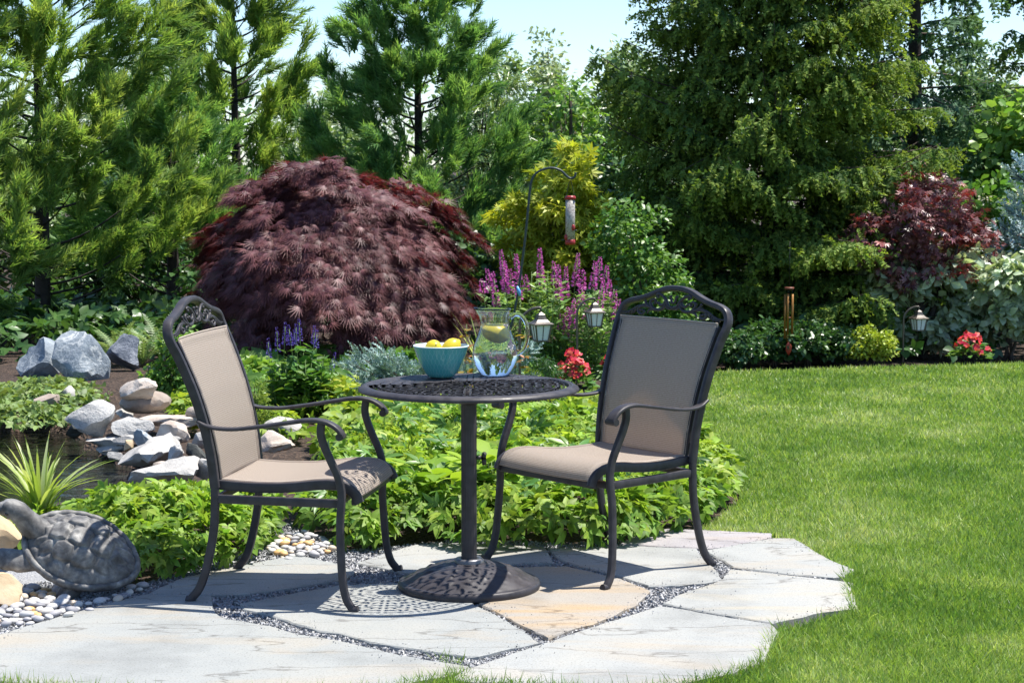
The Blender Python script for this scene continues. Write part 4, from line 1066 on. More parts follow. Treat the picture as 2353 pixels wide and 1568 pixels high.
def build_turtle():
    M = turtle_mat()
    t = empty('turtle_statue', at(184, 1266, 6.72)); tag(t, 'grey weathered stone sea turtle statue by the pond', 'statue')
    # body frame: x' to the head (left, slightly up), z' out of the shell (up and to the camera)
    ax = Vector((-.92, .05, .36)).normalized(); up = Vector((.22, -.66, .70)); up = (up - ax * up.dot(ax)).normalized(); sy = up.cross(ax)
    B = Matrix((ax, sy, up)).transposed()
    L, W, Hh = .190, .142, .105
    # scutes: one row of big hexagons along the spine, two rows of side plates, a rim of small ones
    seeds = [(x, .0) for x in (-.80, -.40, .02, .44, .82)] + [(x, s * .56) for x in (-.62, -.2, .22, .62) for s in (-1, 1)] + [(.93 * math.cos(a), .93 * math.sin(a)) for a in np.linspace(0, 2*math.pi, 23)[:-1] + .14]
    seeds = np.array(seeds)
    nr, na = 46, 120
    V = []; F = []
    for j in range(nr + 1):
        q = j / nr
        for i in range(na):
            a = 2 * math.pi * i / na
            x, y = q * math.cos(a), q * math.sin(a)
            dd = np.sort(np.hypot(seeds[:, 0] - x, seeds[:, 1] - y)); g = dd[1] - dd[0]
            rel = min(1, g / .13) ** .7 - .1 * math.exp(-(dd[0] / .12) ** 2)
            z = Hh * (1 - q ** 2.3) ** .8 if q < 1 else 0
            k = 1 + .05 * (1 - x) * 0
            wx = L * (1.06 if x < 0 else 1.0); taper = 1 - .16 * max(0, -x) ** 1.5
            rim = .012 * max(0, (q - .86) / .14)
            o = .016 * (rel - 1) * (1 - max(0, (q - .8) / .2)) + .004 * (vnoise(np.array([[x, y]]), .12, 3)[0] - .5)
            nv = np.array((x / L, y / W, math.sqrt(max(.05, 1 - q * q)) / Hh)); nv /= np.linalg.norm(nv)
            V.append((x * wx + nv[0] * o, y * W * taper + nv[1] * o, z + nv[2] * o + rim * .6 + (.004 * math.sin(22 * a) if q > .9 else 0)))
    for j in range(nr):
        for i in range(na): F.append((j*na+i, j*na+(i+1) % na, (j+1)*na+(i+1) % na, (j+1)*na+i))
    V = [tuple(B @ Vector(v)) for v in V]
    mesh('shell', V, F, M, t)
    rp = [B @ Vector((1.03 * L * (1.06 if math.cos(a) < 0 else 1.0) * math.cos(a), 1.03 * W * (1 - .16 * max(0, -math.cos(a)) ** 1.5) * math.sin(a), .004)) for a in np.linspace(0, 2 * math.pi, 133)]
    mesh('shell_rim', *sweep([tuple(p) for p in rp], circ(.011, 8, 1.4), side=tuple(up), scale=[1 + .18 * abs(math.sin(11 * a)) for a in np.linspace(0, 2 * math.pi, 133)], cap=False), M, t)
    def blob(name, pts, rad, seg=14, flat=1.0, side=None):
        P = catmull(pts, 8); s = np.interp(np.linspace(0, 1, len(P)), np.linspace(0, 1, len(rad)), rad)
        v, f = sweep(P, circ(1.0, seg, flat), scale=s, side=side)
        v = v * (1 + (vnoise(v, .02, 5)[:, None] - .5) * .06)
        return mesh(name, [tuple(B @ Vector(p)) for p in v], f, M, t)
    # plastron
    V = []; F = []
    for j in range(9):
        q = math.sin(j / 8 * math.pi / 2)
        for i in range(40):
            a = 2*math.pi*i/40; V.append(tuple(B @ Vector((q*L*.95*math.cos(a), q*W*.93*math.sin(a), -.035*(1-q**3)+.002))))
    for j in range(8):
        for i in range(40): F.append((j*40+i, (j+1)*40+i, (j+1)*40+(i+1) % 40, j*40+(i+1) % 40))
    mesh('belly', V, F, M, t)
    h = blob('head', [(.14, 0, .015), (.185, 0, .040), (.215, .002, .070), (.240, .004, .094), (.270, .008, .100), (.295, .012, .092), (.303, .014, .088)], [.046, .044, .038, .037, .034, .024, .010], 18)
    for s in (-1, 1):
        eb = MB().add(lathe([(0, -.008), (.006, -.005), (.008, 0), (.006, .005), (0, .008)], 12), Matrix.Translation(tuple(B @ Vector((.264, .008 + s * .029, .108)))))
        eb.build('eye', M_EYE, h)
    # the near side of the body is +y
    blob('flipper', [(.11, .085, -.01), (.16, .110, -.018), (.21, .120, -.025), (.25, .118, -.035), (.275, .110, -.045)], [.036, .040, .040, .032, .012], 14, .55, side=(0, .3, 1))
    blob('flipper', [(.10, -.08, -.02), (.14, -.11, -.05), (.17, -.12, -.08)], [.034, .034, .012], 14, .5, side=(0, .3, 1))
    blob('flipper', [(-.045, .085, -.015), (-.035, .112, -.040), (-.020, .130, -.068), (.0, .138, -.085), (.012, .138, -.092)], [.034, .046, .052, .042, .014], 14, .72, side=(1, 0, 0))
    blob('flipper', [(-.13, -.06, -.02), (-.16, -.08, -.06), (-.17, -.08, -.09)], [.030, .032, .012], 12, .6, side=(0, .3, 1))
M_EYE = plain('turtle_eye', (.03, .03, .03), .25)
build_turtle()

# ---- lanterns on curved stakes
M_LMETAL = plain('lantern_metal', (.10, .085, .07), .4, .3, noise=.3)
M_FROST = plain('frosted_pane', (.62, .66, .68), .35)
def lantern(px, py_roof, d, armdir, post_h, label, rz=.35):
    """px, py_roof: where the roof's eaves are in the photo, d: distance; the lamp hangs from an arm that bends off its stake"""
    c = at(px, py_roof, d)
    base = Vector((c.x - armdir * .115, d, 0))
    t = empty('garden_lantern', base); tag(t, label, 'lantern', 'garden path lanterns')
    z0 = c.z
    P = catmull([(0, 0, -.05), (0, 0, z0 * .5), (0, 0, z0 - .02), (armdir*.008, 0, z0+.025), (armdir*.035, 0, z0+.062), (armdir*.075, 0, z0+.085), (armdir*.108, 0, z0+.090), (armdir*.118, 0, z0+.080)], 6)
    MB().add(sweep(P, circ(.0075, 8))).build('stake', M_LMETAL, t)
    lx = armdir * .115
    Mx = Matrix.Translation((lx, 0, 0)) @ Matrix.Rotation(rz, 4, 'Z')
    def sq(prof):
        V = []; F = []; m = len(prof)
        for i in range(4):
            a = math.pi/4 + math.pi/2*i
            for r, z in prof: V.append(tuple(Mx @ Vector((r*1.414*math.cos(a), r*1.414*math.sin(a), z0 + z))))
        for i in range(4):
            for j in range(m-1): F.append((i*m+j, ((i+1) % 4)*m+j, ((i+1) % 4)*m+j+1, i*m+j+1))
        return V, F
    MB().add(sq([(.0, -.004), (.057, -.004), (.058, .002), (.040, .012), (.027, .026), (.020, .044), (.019, .052), (.010, .060), (.004, .066), (.004, .085), (0, .085)])).build('roof', M_LMETAL, t, smooth=False)
    MB().add(sq([(0, -.095), (.034, -.095), (.034, -.087), (0, -.087)])).build('floor_plate', M_LMETAL, t, smooth=False)
    for k in range(4):
        a = math.pi/2*k + rz; c_, s_ = math.cos(a), math.sin(a); nx, ny = c_, s_; tx, ty = -s_, c_
        q = []
        for r, hw_, z in ((.031, .029, -.088), (.044, .042, -.004)):
            for s in (-1, 1): q.append((lx + nx*r + tx*hw_*s, ny*r + ty*hw_*s, z0+z))
        q2 = [(x - nx*.003, y - ny*.003, z) for x, y, z in q]
        mesh('pane', q + q2, [(0, 1, 3, 2), (4, 6, 7, 5), (0, 4, 5, 1), (2, 3, 7, 6), (0, 2, 6, 4), (1, 5, 7, 3)], M_FROST, t, smooth=False)
        a2 = a + math.pi/4; k1, k2 = .033*1.414, .046*1.414
        b = MB().add(sweep([(lx + k1*math.cos(a2), k1*math.sin(a2), z0-.09), (lx + k2*math.cos(a2), k2*math.sin(a2), z0-.003)], rrect(.009, .009)))
        b.add(sweep([(lx + .0325*nx, .0325*ny, z0-.088), (lx + .0455*nx, .0455*ny, z0-.004)], rrect(.004, .004)))
        b.build('bar', M_LMETAL, t, smooth=False)
lantern(1242, 744, 10.7, 1, .6, 'garden lantern seen just behind the pitcher handle')
lantern(1366, 717, 12.75, 1, .6, 'garden lantern on a curved stake in front of the purple flower spikes')
lantern(2110, 731, 14.9, 1, .6, 'garden lantern before the variegated shrubs at the far lawn edge')

# ---- bird feeder and its hook
def build_feeder():
    d = 12.0
    M_IRON = plain('painted_iron', (.018, .035, .035), .45); M_RED = plain('red_plastic', (.28, .016, .013), .35); M_BLUEP = plain('blue_tie', (.10, .35, .65), .4)
    P0 = [(1165, 800), (1180, 725), (1193, 650), (1206, 550), (1214, 470), (1219, 425), (1228, 402), (1246, 390), (1268, 386), (1288, 392), (1302, 405), (1311, 410), (1320, 406), (1322, 396)]
    base = at(1165, 800, d); base.z = 0
    t = empty('shepherd_hook', base); tag(t, 'tall dark green shepherd hook leaning over the purple flowers', 'hook')
    pts = [Vector((base.x - .02, d, -.1)) - base] + [at(x, y, d) - base for x, y in P0]
    MB().add(sweep(catmull(pts, 6), circ(.0075, 8))).build('pole', M_IRON, t)
    q = at(1190, 668, d) - base
    bb = MB().add(sweep([q + Vector((-.006, -.012, .03)), q + Vector((.004, -.014, .0)), q + Vector((.012, -.014, -.03))], circ(.012, 8), scale=[.5, 1, .7])); bb.build('cable_tie', M_BLUEP, t)
    f0 = at(1310, 412, d); f = empty('bird_feeder', (f0.x, d, at(1310, 562, d).z)); tag(f, 'clear tube bird feeder of pale seed with red caps, hanging from the hook', 'bird feeder')
    hh = at(1310, 453, d).z - f.location.z
    m, ns, ls, out = newmat('bird_seed')
    tc = ns.new('ShaderNodeTexCoord'); v = N(ns, 'ShaderNodeTexVoronoi', Scale=130.0); ls.new(tc.outputs['Object'], v.inputs['Vector'])
    r = ramp(ns, [(0, (.10, .08, .07)), (.45, (.30, .27, .24)), (1, (.46, .43, .39))]); ls.new(v.outputs['Color'], r.inputs[0])
    p = N(ns, 'ShaderNodeBsdfPrincipled', Roughness=.3); ls.new(r.outputs[0], p.inputs['Base Color']); ls.new(p.outputs[0], out.inputs[0])
    MB().add(lathe([(0, .012), (.029, .012), (.029, hh-.006), (0, hh-.006)], 24)).build('tube', m, f)
    MB().add(lathe([(0, hh+.010), (.026, hh+.009), (.034, hh+.003), (.035, hh-.014), (.030, hh-.015)], 24)).build('cap', M_RED, f)
    MB().add(lathe([(0, 0), (.027, .0), (.032, .006), (.031, .030), (.029, .031)], 24)).build('bottom_cap', M_RED, f)
    for x, y, z in ((.018, -.023, .105), (-.026, -.014, .045)):
        MB().add(lathe([(0, .008), (.009, .008), (.012, .004), (.0125, -.01)], 14), Matrix.Translation((x, y, z)) @ Matrix.Scale(1.6, 4, (0, 0, 1)) @ Vector((x, y, 0)).to_track_quat('Z', 'X').to_matrix().to_4x4()).build('port', M_RED, f)
        MB().add(sweep([(x, y, z-.014), (x*2.1, y*2.1, z-.016)], circ(.003, 6))).build('perch', M_IRON, f)
    MB().add(sweep(catmull([(-.026, 0, hh), (-.014, 0, hh+.06), (0, 0, hh+.105), (.014, 0, hh+.06), (.026, 0, hh)], 5), circ(.0015, 5))).build('wire', M_IRON, f)
build_feeder()

# ---- wind chime under the spruce
def build_chime():
    d = 14.55; M_W = plain('chime_tube', (.30, .135, .025), .4, .3); M_D = plain('chime_disc', (.16, .045, .02), .5); M_S = plain('chime_sail', (.42, .05, .02), .5)
    c = at(1813, 662, d)
    t = empty('wind_chime', c); tag(t, 'orange-brown wind chime hanging in the shade under the big spruce', 'wind chime')
    MB().add(lathe([(0, .008), (.035, .008), (.036, 0), (.035, -.008), (0, -.008)], 24)).build('top_disc', M_D, t)
    for k, L in enumerate((.30, .36, .33, .26, .28)):
        a = 2*math.pi*k/5 + .5; x, y = .030*math.cos(a), .030*math.sin(a)
        o = MB().add(sweep([(x, y, -.045), (x, y, -.045-L)], circ(.0085, 10))).build('tube', M_W, t)
        MB().add(sweep([(x, y, -.004), (x, y, -.05)], circ(.0012, 4))).build('string', M_BLACK, o)
    MB().add(lathe([(0, .005), (.016, .004), (.016, -.004), (0, -.005)], 16), Matrix.Translation((0, 0, -.22))).build('clapper', M_D, t)
    s = MB().add(sweep([(0, 0, -.40), (0, 0, -.43), (0, 0, -.47), (0, 0, -.50)], rrect(.05, .006), scale=[.15, .9, .8, .1], side=(1, 0, 0))).build('sail', M_S, t)
    MB().add(sweep([(0, 0, 0), (0, 0, -.41)], circ(.0012, 4))).build('string', M_BLACK, t)
    MB().add(sweep([(0, 0, 0), (0, 0, .35)], circ(.0015, 4))).build('hanging_cord', M_BLACK, t)
build_chime()
# ---- low black garden spotlight by the pond
sp0 = gp(348, 893); t = empty('garden_spotlight', sp0); tag(t, 'short black garden spotlight standing in the mulch by the boulders', 'spotlight')
MB().add(lathe([(0, -.05), (.016, -.05), (.016, .09), (0, .09)], 14)).build('stake', M_BLACK, t)
MB().add(lathe([(0, .075), (.018, .075), (.021, .09), (.023, .15), (.020, .152), (.019, .14), (0, .138)], 18)).build('housing', M_BLACK, t)
# ================================================================ TREES
M_BARK = plain('bark_brown', (.075, .055, .042), .9, noise=.4, nscale=20, bump=.8, bscale=40)
M_BARKD = plain('bark_dark', (.040, .032, .028), .9, noise=.4, nscale=20, bump=.8, bscale=40)
M_TWIG = plain('dead_twig', (.26, .23, .20), .9)
def basexy(px, d): return ((px - 1176) / FPX * d / cP, d)
def ztop(py, d): return at(1176, py, d).z

# --- cryptomeria: upswept plumes of cord-like foliage
def plume_template(rng):
    lines = []
    lines.append([(0, 0, 0), (0, .5, .03), (0, 1.0, .09)])
    for k in range(14):
        t = .05 + .85 * k / 13; a = k * 2.4 + rng.uniform(-.4, .4); L = .50 * (1 - .45 * t) * rng.uniform(.8, 1.2)
        sx, sz = math.cos(a), math.sin(a)
        p0 = np.array((0, t * .9, .05 * t)); dx = L * .60; fy = L * .95
        lines.append([p0, p0 + np.array((sx * dx, fy, sz * dx))])
    return ribbons(lines, .038)
M_CRYPT = [leafmat('cryptomeria_foliage', [(.045, .10, .028), (.080, .152, .036), (.135, .205, .048), (.20, .245, .07)], tip=(.18, .25, .07), trans=.5, rough=.5, spec=.3, jit=.3),
           leafmat('cryptomeria_foliage_deep', [(.032, .09, .032), (.058, .135, .042), (.10, .185, .055), (.145, .22, .065)], tip=(.12, .215, .07), trans=.48, rough=.5, spec=.3, jit=.3)]
def cryptomeria(px, d, H, Lmax, label, seed, mat=0, nb=95, m=13, z0=.25, lean=0.0):
    rng = np.random.default_rng(seed)
    x0, y0 = basexy(px, d)
    t = empty('cryptomeria_tree', (x0, y0, 0)); tag(t, label, 'tree', 'cryptomeria trees')
    tr = MB(); limb(tr, [(0, 0, -.1), (.02, 0, H*.3), (lean*.5, .02, H*.6), (lean, 0, H*.97)], .075, .012, 8)
    tr.build('trunk', M_BARKD, t)
    pos = []; dirs = []; sc = []; vv = []
    br = MB()
    for i in range(nb):
        q = (i + rng.random()) / nb; z = z0 + (H - z0) * q ** .92
        az = i * 2.39996 + rng.uniform(-.5, .5)
        if math.sin(az) > .5 and rng.random() < .7: continue          # fewer limbs on the far side, away from the garden
        L = Lmax * (1 - (z / H) ** 1.25) ** .8 * rng.uniform(.65, 1.12) + .12
        el = rng.uniform(.05, .45) + .3 * q
        h = np.array((math.cos(az), math.sin(az), 0.0))
        p0 = np.array((lean * z / H, 0, z)); pts = []
        for s in np.linspace(0, 1, 6):
            pts.append(p0 + h * L * s * math.cos(el) + np.array((0, 0, L * (s * math.sin(el) * .5 + .42 * s * s))))
        pts = np.array(pts)
        limb(br, pts[:4], .013, .005, 4, 2)
        nt = max(2, int(2 + L * 4.2))
        for k in range(nt):
            s = 1.0 if k == 0 else rng.uniform(.38, .95)
            b = np.array([np.interp(s, np.linspace(0, 1, 6), pts[:, j]) for j in range(3)])
            w = nrm(h * rng.uniform(.35, .9) + np.array((0, 0, rng.uniform(.35, 1.1))) + rng.normal(0, .28, 3))
            if k: b = b + rng.normal(0, .07, 3)
            tl = rng.uniform(.20, .36) * (1.0 if s > .6 else .8); cv = np.clip(rng.normal(.42, .26) + (.16 if s > .8 else -.06), 0, 1)
            for j in range(int(m * 1.75)):
                u = rng.random() ** .8
                dj = nrm(w + rng.normal(0, .30 * (1.1 - .5 * u), 3))
                pos.append(b + w * tl * u * .85 + rng.normal(0, .030, 3)); dirs.append(dj); sc.append(rng.uniform(.12, .21)); vv.append(np.clip(cv + rng.normal(0, .13), 0, 1))
    br.build('branches', M_BARKD, t)
    pos = np.array(pos); dirs = np.array(dirs); sc = np.array(sc); vv = np.array(vv)
    parts = []
    grp = rng.integers(0, 4, len(pos))
    for g in range(4):
        k = grp == g
        parts.append(place(plume_template(rng), pos[k], frames(dirs[k], rdir(rng, k.sum())), sc[k], vv[k]))
    foliage('crown', join(parts), M_CRYPT[mat], t)
cryptomeria(98, 16.3, 3.9, 1.40, 'tall cryptomeria at the left edge, its dark trunk showing, behind the boulders', 101, 0, nb=105, m=13)
cryptomeria(545, 19.0, 3.42, .98, 'cryptomeria rising directly behind the red weeping maple\'s left shoulder', 102, 0, nb=85, m=12)
cryptomeria(962, 18.2, 3.30, 1.10, 'cryptomeria with slim top against the sky, behind the maple and table', 103, 1, nb=90, m=12)
cryptomeria(-95, 15.2, 2.6, .75, 'small cryptomeria cut off by the left edge of the view', 104, 0, nb=40, m=10)
cryptomeria(395, 17.2, 1.95, .70, 'low young cryptomeria between the left tree and the red maple', 105, 1, nb=42, m=11)

# --- spruces: limbs with hanging branchlets, yellow-green new tips
def branchlet_template(rng):
    lines = []
    for k in range(6):
        t = k / 5.6
        for s in (-1, 1):
            a = rng.uniform(-1.2, 1.2); L = .20 * (1.1 - .5 * t) * rng.uniform(.8, 1.2)
            p = np.array((0, t, -.04 * t)); lines.append([p, p + np.array((s * L * math.cos(a), L * .75, L * math.sin(a)))])
    V, F, t = ribbons(lines, .085)
    t = V[:, 1].clip(0, 1) ** 2
    sv = np.array([(-.022, 0, 0), (.022, 0, 0), (0, 1.05, -.03)])
    return np.r_[V, sv], np.r_[F, [[len(V), len(V)+1, len(V)+2]]], np.r_[t, 0, 0, 1]
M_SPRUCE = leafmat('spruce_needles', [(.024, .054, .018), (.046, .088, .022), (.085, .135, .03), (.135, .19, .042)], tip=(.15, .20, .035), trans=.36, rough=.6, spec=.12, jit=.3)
M_SPRUCE2 = leafmat('spruce_needles_blue', [(.022, .055, .030), (.04, .085, .042), (.07, .125, .06)], tip=(.08, .14, .06), trans=.3, rough=.6, spec=.15, jit=.3)
M_BSPRUCE = leafmat('blue_spruce_needles', [(.06, .10, .11), (.11, .17, .19), (.19, .27, .30)], tip=(.26, .35, .38), trans=.12, rough=.5, spec=.35, jit=.25)
def spruce(name, px, d, H, Lmax, label, seed, mat, nb=130, z0=.1, hang=.75, size=.17, group='spruce trees', trunk_r=.14, zmax=None, dens=1.0, stiff=0.0, shoulder=.75):
    rng = np.random.default_rng(seed)
    x0, y0 = basexy(px, d)
    t = empty(name, (x0, y0, 0)); tag(t, label, 'tree', group)
    tr = MB(); limb(tr, [(0, 0, -.1), (.02, 0, H*.4), (0, 0, H)], trunk_r, .02, 8); tr.build('trunk', M_BARKD, t)
    pos = []; dirs = []; sc = []; vv = []; br = MB(); tw = MB()
    for i in range(nb):
        z = z0 + ((zmax or H) - z0) * (i + rng.random() * 4 - 1.5) / nb; z = max(z, z0 * .8)
        az = i * 2.39996 + rng.uniform(-.4, .4)
        if math.sin(az) > .45 and rng.random() < .75: continue
        L = Lmax * (1 - (z / H)) ** shoulder * rng.uniform(.72, 1.1) + .1
        h = np.array((math.cos(az), math.sin(az), 0.0)); sd = np.array((-h[1], h[0], 0))
        el = rng.uniform(-.15, .35) + .25 * z / H; droop = rng.uniform(.10, .5) * (1 - stiff)
        S = np.linspace(0, 1, 7)
        pts = np.array([np.array((0, 0, z)) + h * L * s + np.array((0, 0, L * (math.tan(el) * s - droop * s * s + .22 * s ** 3))) for s in S])
        limb(br, pts[[0, 2, 4, 6]], .013, .003, 4, 2)
        lim_v = rng.normal(.42, .22)
        ns_ = max(4, int(L * 11 * dens))
        for k in range(ns_):
            s = .22 + .78 * (k + rng.random()) / ns_
            b = np.array([np.interp(s, S, pts[:, j]) for j in range(3)])
            for side in (-1, 1):
                tl = L * (.42 * (1 - s) + .11) * rng.uniform(.6, 1.2)
                nn = max(2, int(tl / .070 * dens))
                for q in range(nn):
                    u = (q + rng.random()) / nn
                    p = b + (sd * side * .86 + h * .5) * tl * u + np.array((0, 0, -.25 * tl * u * u))
                    dj = nrm(h * rng.uniform(.25, .8) + sd * side * rng.uniform(0, .5) + np.array((0, 0, -hang * rng.uniform(.3, 1.5) + stiff * .9)) + rng.normal(0, .34, 3))
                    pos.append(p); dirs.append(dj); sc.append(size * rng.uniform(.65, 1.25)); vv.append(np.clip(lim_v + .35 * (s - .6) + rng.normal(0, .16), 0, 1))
        if rng.random() < .16:
            q = pts[3]
            for _ in range(5):
                e = q + h * rng.uniform(.1, .25) + sd * rng.normal(0, .14) + np.array((0, 0, -rng.uniform(.05, .22))); limb(tw, [q + rng.normal(0, .02, 3), (q + e) / 2 + np.array((0, 0, .03)), e], .004, .0015, 3, 2)
    br.build('branches', M_BARK, t)
    if tw.v: tw.build('dead_twigs', M_TWIG, t)
    pos = np.array(pos); dirs = np.array(dirs); sc = np.array(sc); vv = np.array(vv); n = len(pos); parts = []
    g_ = rng.integers(0, 3, n)
    for g in range(3):
        k = g_ == g
        parts.append(place(branchlet_template(rng), pos[k], frames(dirs[k], rng.normal(0, .5, (k.sum(), 3)) + np.array((0, 0, 1.0)) + dirs[k] * .2), sc[k], vv[k]))
    foliage('crown', join(parts), mat, t)
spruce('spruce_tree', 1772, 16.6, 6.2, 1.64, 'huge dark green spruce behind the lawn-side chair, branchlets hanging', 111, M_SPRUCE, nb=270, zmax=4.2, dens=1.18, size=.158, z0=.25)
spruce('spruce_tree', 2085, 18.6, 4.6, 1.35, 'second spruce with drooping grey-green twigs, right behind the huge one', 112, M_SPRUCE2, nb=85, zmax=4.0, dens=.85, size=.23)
spruce('blue_spruce', 2392, 15.9, 1.5, .55, 'blue spruce cut off by the right edge of the view', 113, M_BSPRUCE, nb=46, hang=.1, size=.15, group='blue spruces', trunk_r=.05, stiff=.9, dens=1.1)
spruce('dark_conifer', 2395, 21.0, 4.6, .95, 'dark narrow conifer rising at the top right corner', 114, M_SPRUCE, nb=60, size=.22, group='far conifers', trunk_r=.09, z0=1.6, dens=.7)

# --- broad-leaved crowns: lobes made of clumps of leaves
def lobes_points(rng, lobes, nclump, per, rc, flat=.75):
    """leaf positions, outward directions and a value per clump"""
    vol = np.array([l[3] * l[4] * l[5] for l in lobes]) ** (2 / 3); vol /= vol.sum()
    pos = []; outd = []; vv = []
    for l, f in zip(lobes, vol):
        n = max(3, int(nclump * f)); c = np.array(l[:3]); r = np.array(l[3:6])
        D = rdir(rng, n); k = rng.uniform(.55, 1.02, n) ** .6
        C = c + D * r * k[:, None]
        for ci, di, kk in zip(C, D, k):
            m = max(3, int(per * rng.uniform(.5, 1.5))); rr = rc * rng.uniform(.6, 1.35)
            q = rdir(rng, m) * (rng.random((m, 1)) ** .45) * rr * np.array((1, 1, flat))
            pos.append(ci + q); outd.append(nrm(q * 1.2 / rr + di * .8 + np.array((0, 0, .35)))); vv.append(np.clip(np.full(m, rng.normal(.5, .22)) + rng.normal(0, .1, m), 0, 1))
    return np.concatenate(pos), np.concatenate(outd), np.concatenate(vv)
def leafy(name, label, cat, px, d, lobes, nclump, per, rc, tpl, size, mat, seed, group=None, trunk=.05, H=None, droop=.3, stems=1, crown='crown', barkm=None, tiltn=.6):
    """lobes: (dx, dy, z, rx, ry, rz) about the foot of the plant"""
    rng = np.random.default_rng(seed)
    x0, y0 = basexy(px, d); t = empty(name, (x0, y0, 0)); tag(t, label, cat, group)
    pos, od, vv = lobes_points(rng, lobes, nclump, per, rc)
    keep = pos[:, 2] > .03
    pos, od, vv = pos[keep], od[keep], vv[keep]; n = len(pos)
    hd = nrm(od * np.array((1, 1, .2)) + rng.normal(0, .6, (n, 3)) + np.array((0, 0, -droop)))
    R = frames(hd, od * .7 + rng.normal(0, tiltn, (n, 3)) + np.array((0, 0, .7)))
    foliage(crown, place(tpl, pos, R, size * rng.uniform(.65, 1.25, n), vv), mat, t)
    if trunk:
        tr = MB(); hi = max(l[2] for l in lobes)
        for s in range(stems):
            a = s * 2.4; l = lobes[s % len(lobes)]
            e = np.array((l[0], l[1], l[2])) if stems > 1 else np.array((0, 0, hi))
            limb(tr, [(.03*math.cos(a)*(stems > 1), .03*math.sin(a)*(stems > 1), -.05), e * np.array((.35, .35, .4)), e * np.array((.8, .8, .75)), e], trunk, trunk * .25, 6)
        tr.build('trunk' if cat == 'tree' else 'stems', barkm or M_BARK, t)
        b2 = MB()
        for l in lobes:
            for _ in range(3):
                q = np.array(l[:3]) + rdir(rng, 1)[0] * np.array(l[3:6]) * .8
                s0 = np.array((0, 0, max(.05, q[2] * .45))); limb(b2, [s0, (s0 + q) / 2 + np.array((0, 0, .05)), q], trunk * .35, trunk * .08, 4, 3)
        b2.build('branches', barkm or M_BARK, t)
    return t
TILT = LEAF
SLIM = (np.array([(0, 0, 0), (.10, .45, .03), (0, 1.5, -.08), (-.10, .45, .03)]), np.array([(0, 1, 2), (0, 2, 3)]), np.array([0, .4, 1, .4]))
ROUND = (np.array([(0, 0, 0), (.38, .30, .05), (.30, .75, .05), (0, 1, -.05), (-.30, .75, .05), (-.38, .30, .05)]), np.array([(0, 1, 2), (0, 2, 3), (0, 3, 4), (0, 4, 5)]), np.array([0, .3, .7, 1, .7, .3]))
NARROW = leaf_shape(.13, .03, .1, 1)
OVAL = leaf_shape(.30, .05, .1, 2)
PALM = compound(leaf_shape(.14, .02, .12, 1), [(0, 1.0, 0), (38, .85, 0), (-38, .85, 0), (80, .6, 0), (-80, .6, 0)])
def greens(name, cols, **k): return leafmat(name, cols, **k)
M_WILLOW = greens('silvery_leaves', [(.12, .17, .075), (.21, .27, .14), (.33, .38, .25)], trans=.3, rough=.35, spec=.6)
M_OAK = greens('grey_green_leaves', [(.07, .125, .04), (.125, .195, .065), (.22, .29, .14)], trans=.3, rough=.35, spec=.6)
M_DEEP = greens('deep_green_leaves', [(.018, .05, .014), (.035, .085, .022), (.065, .13, .036)], trans=.3, rough=.35, spec=.5)
M_MID = greens('mid_green_leaves', [(.04, .10, .02), (.075, .16, .03), (.125, .22, .042)], trans=.35, rough=.4, spec=.45)
M_LIGHT = greens('light_green_leaves', [(.07, .14, .03), (.12, .22, .045), (.20, .30, .06)], trans=.4, rough=.4, spec=.45)
M_YEL = greens('golden_maple_leaves', [(.17, .23, .025), (.32, .36, .035), (.46, .47, .05)], trans=.42, rough=.45, spec=.3)

BG = 'trees beyond the garden'
def bgtree(px, d, top, wpx, mat, label, seed, n=170, per=62, size=.10, rc=.26, tpl=TILT, nl=10, z0=.5, group=BG, cone=False):
    rng = np.random.default_rng(seed); H = ztop(top, d) - .16; w = wpx / FPX * d / 2; L = []
    for k in range(nl):
        q = (k + .5) / nl; rz = max(.22, (H - z0) / nl * .9); z = z0 + (H - rz - z0) * (k / (nl - 1))
        rw = w * (max(.10, 1.0 - q) if cone else math.sin(math.pi * min(.90, .25 + .66 * q)))
        L.append((rng.normal(0, w * (.20 if not cone else .05)), rng.normal(0, w * .3), z, rw * rng.uniform(.7, 1), rw * .9, rz))
    return leafy('broadleaf_tree' if not cone else 'conical_tree', label, 'tree', px, d, L, n, per, rc * (.8 if cone else 1), tpl, size, mat, seed, group, trunk=.05 if not cone else .025)
bgtree(350, 24, 70, 260, M_WILLOW, 'silvery willow-leaved tree seen between the two left cryptomerias', 201, n=190, tpl=SLIM)
bgtree(715, 25, 165, 200, M_WILLOW, 'silvery tree with thin twigs on the right of the middle cryptomeria', 202, n=80, tpl=SLIM, per=45)
bgtree(1258, 25, 36, 250, M_WILLOW, 'pale pointed tree alone against the sky above the yellow maple', 203, n=330, size=.085, cone=True)
bgtree(1165, 26, 88, 150, M_OAK, 'slim pale tree just left of the pointed tree against the sky', 204, n=80, cone=True)
bgtree(1425, 24, 60, 330, M_OAK, 'grey-green broadleaf tree between the pointed tree and the huge spruce', 205, n=190)
bgtree(1400, 19.5, 300, 260, M_DEEP, 'dark green glossy tree behind the golden maple', 206, n=150)
bgtree(1310, 21, 150, 220, M_LIGHT, 'yellowish broadleaf tree above the golden maple', 207, n=60)
bgtree(1100, 21, 95, 220, M_OAK, 'grey-green tree in the gap right of the slim-topped cryptomeria', 208, n=110, tpl=SLIM)
bgtree(790, 22, 230, 200, M_OAK, 'grey-green tree in the gap between the two middle cryptomerias', 209, n=120)
bgtree(2195, 25, 5, 260, M_OAK, 'pale pointed broadleaf tree against the sky at the upper right', 210, n=150, cone=True)
bgtree(2285, 23, 120, 200, M_OAK, 'grey-green tree beside the dark conifer at the upper right', 211, n=120)
bgtree(2325, 17.8, 175, 250, M_LIGHT, 'light green round-leaved tree at the right edge', 212, n=120, per=38, tpl=ROUND, size=.095, z0=1.0)
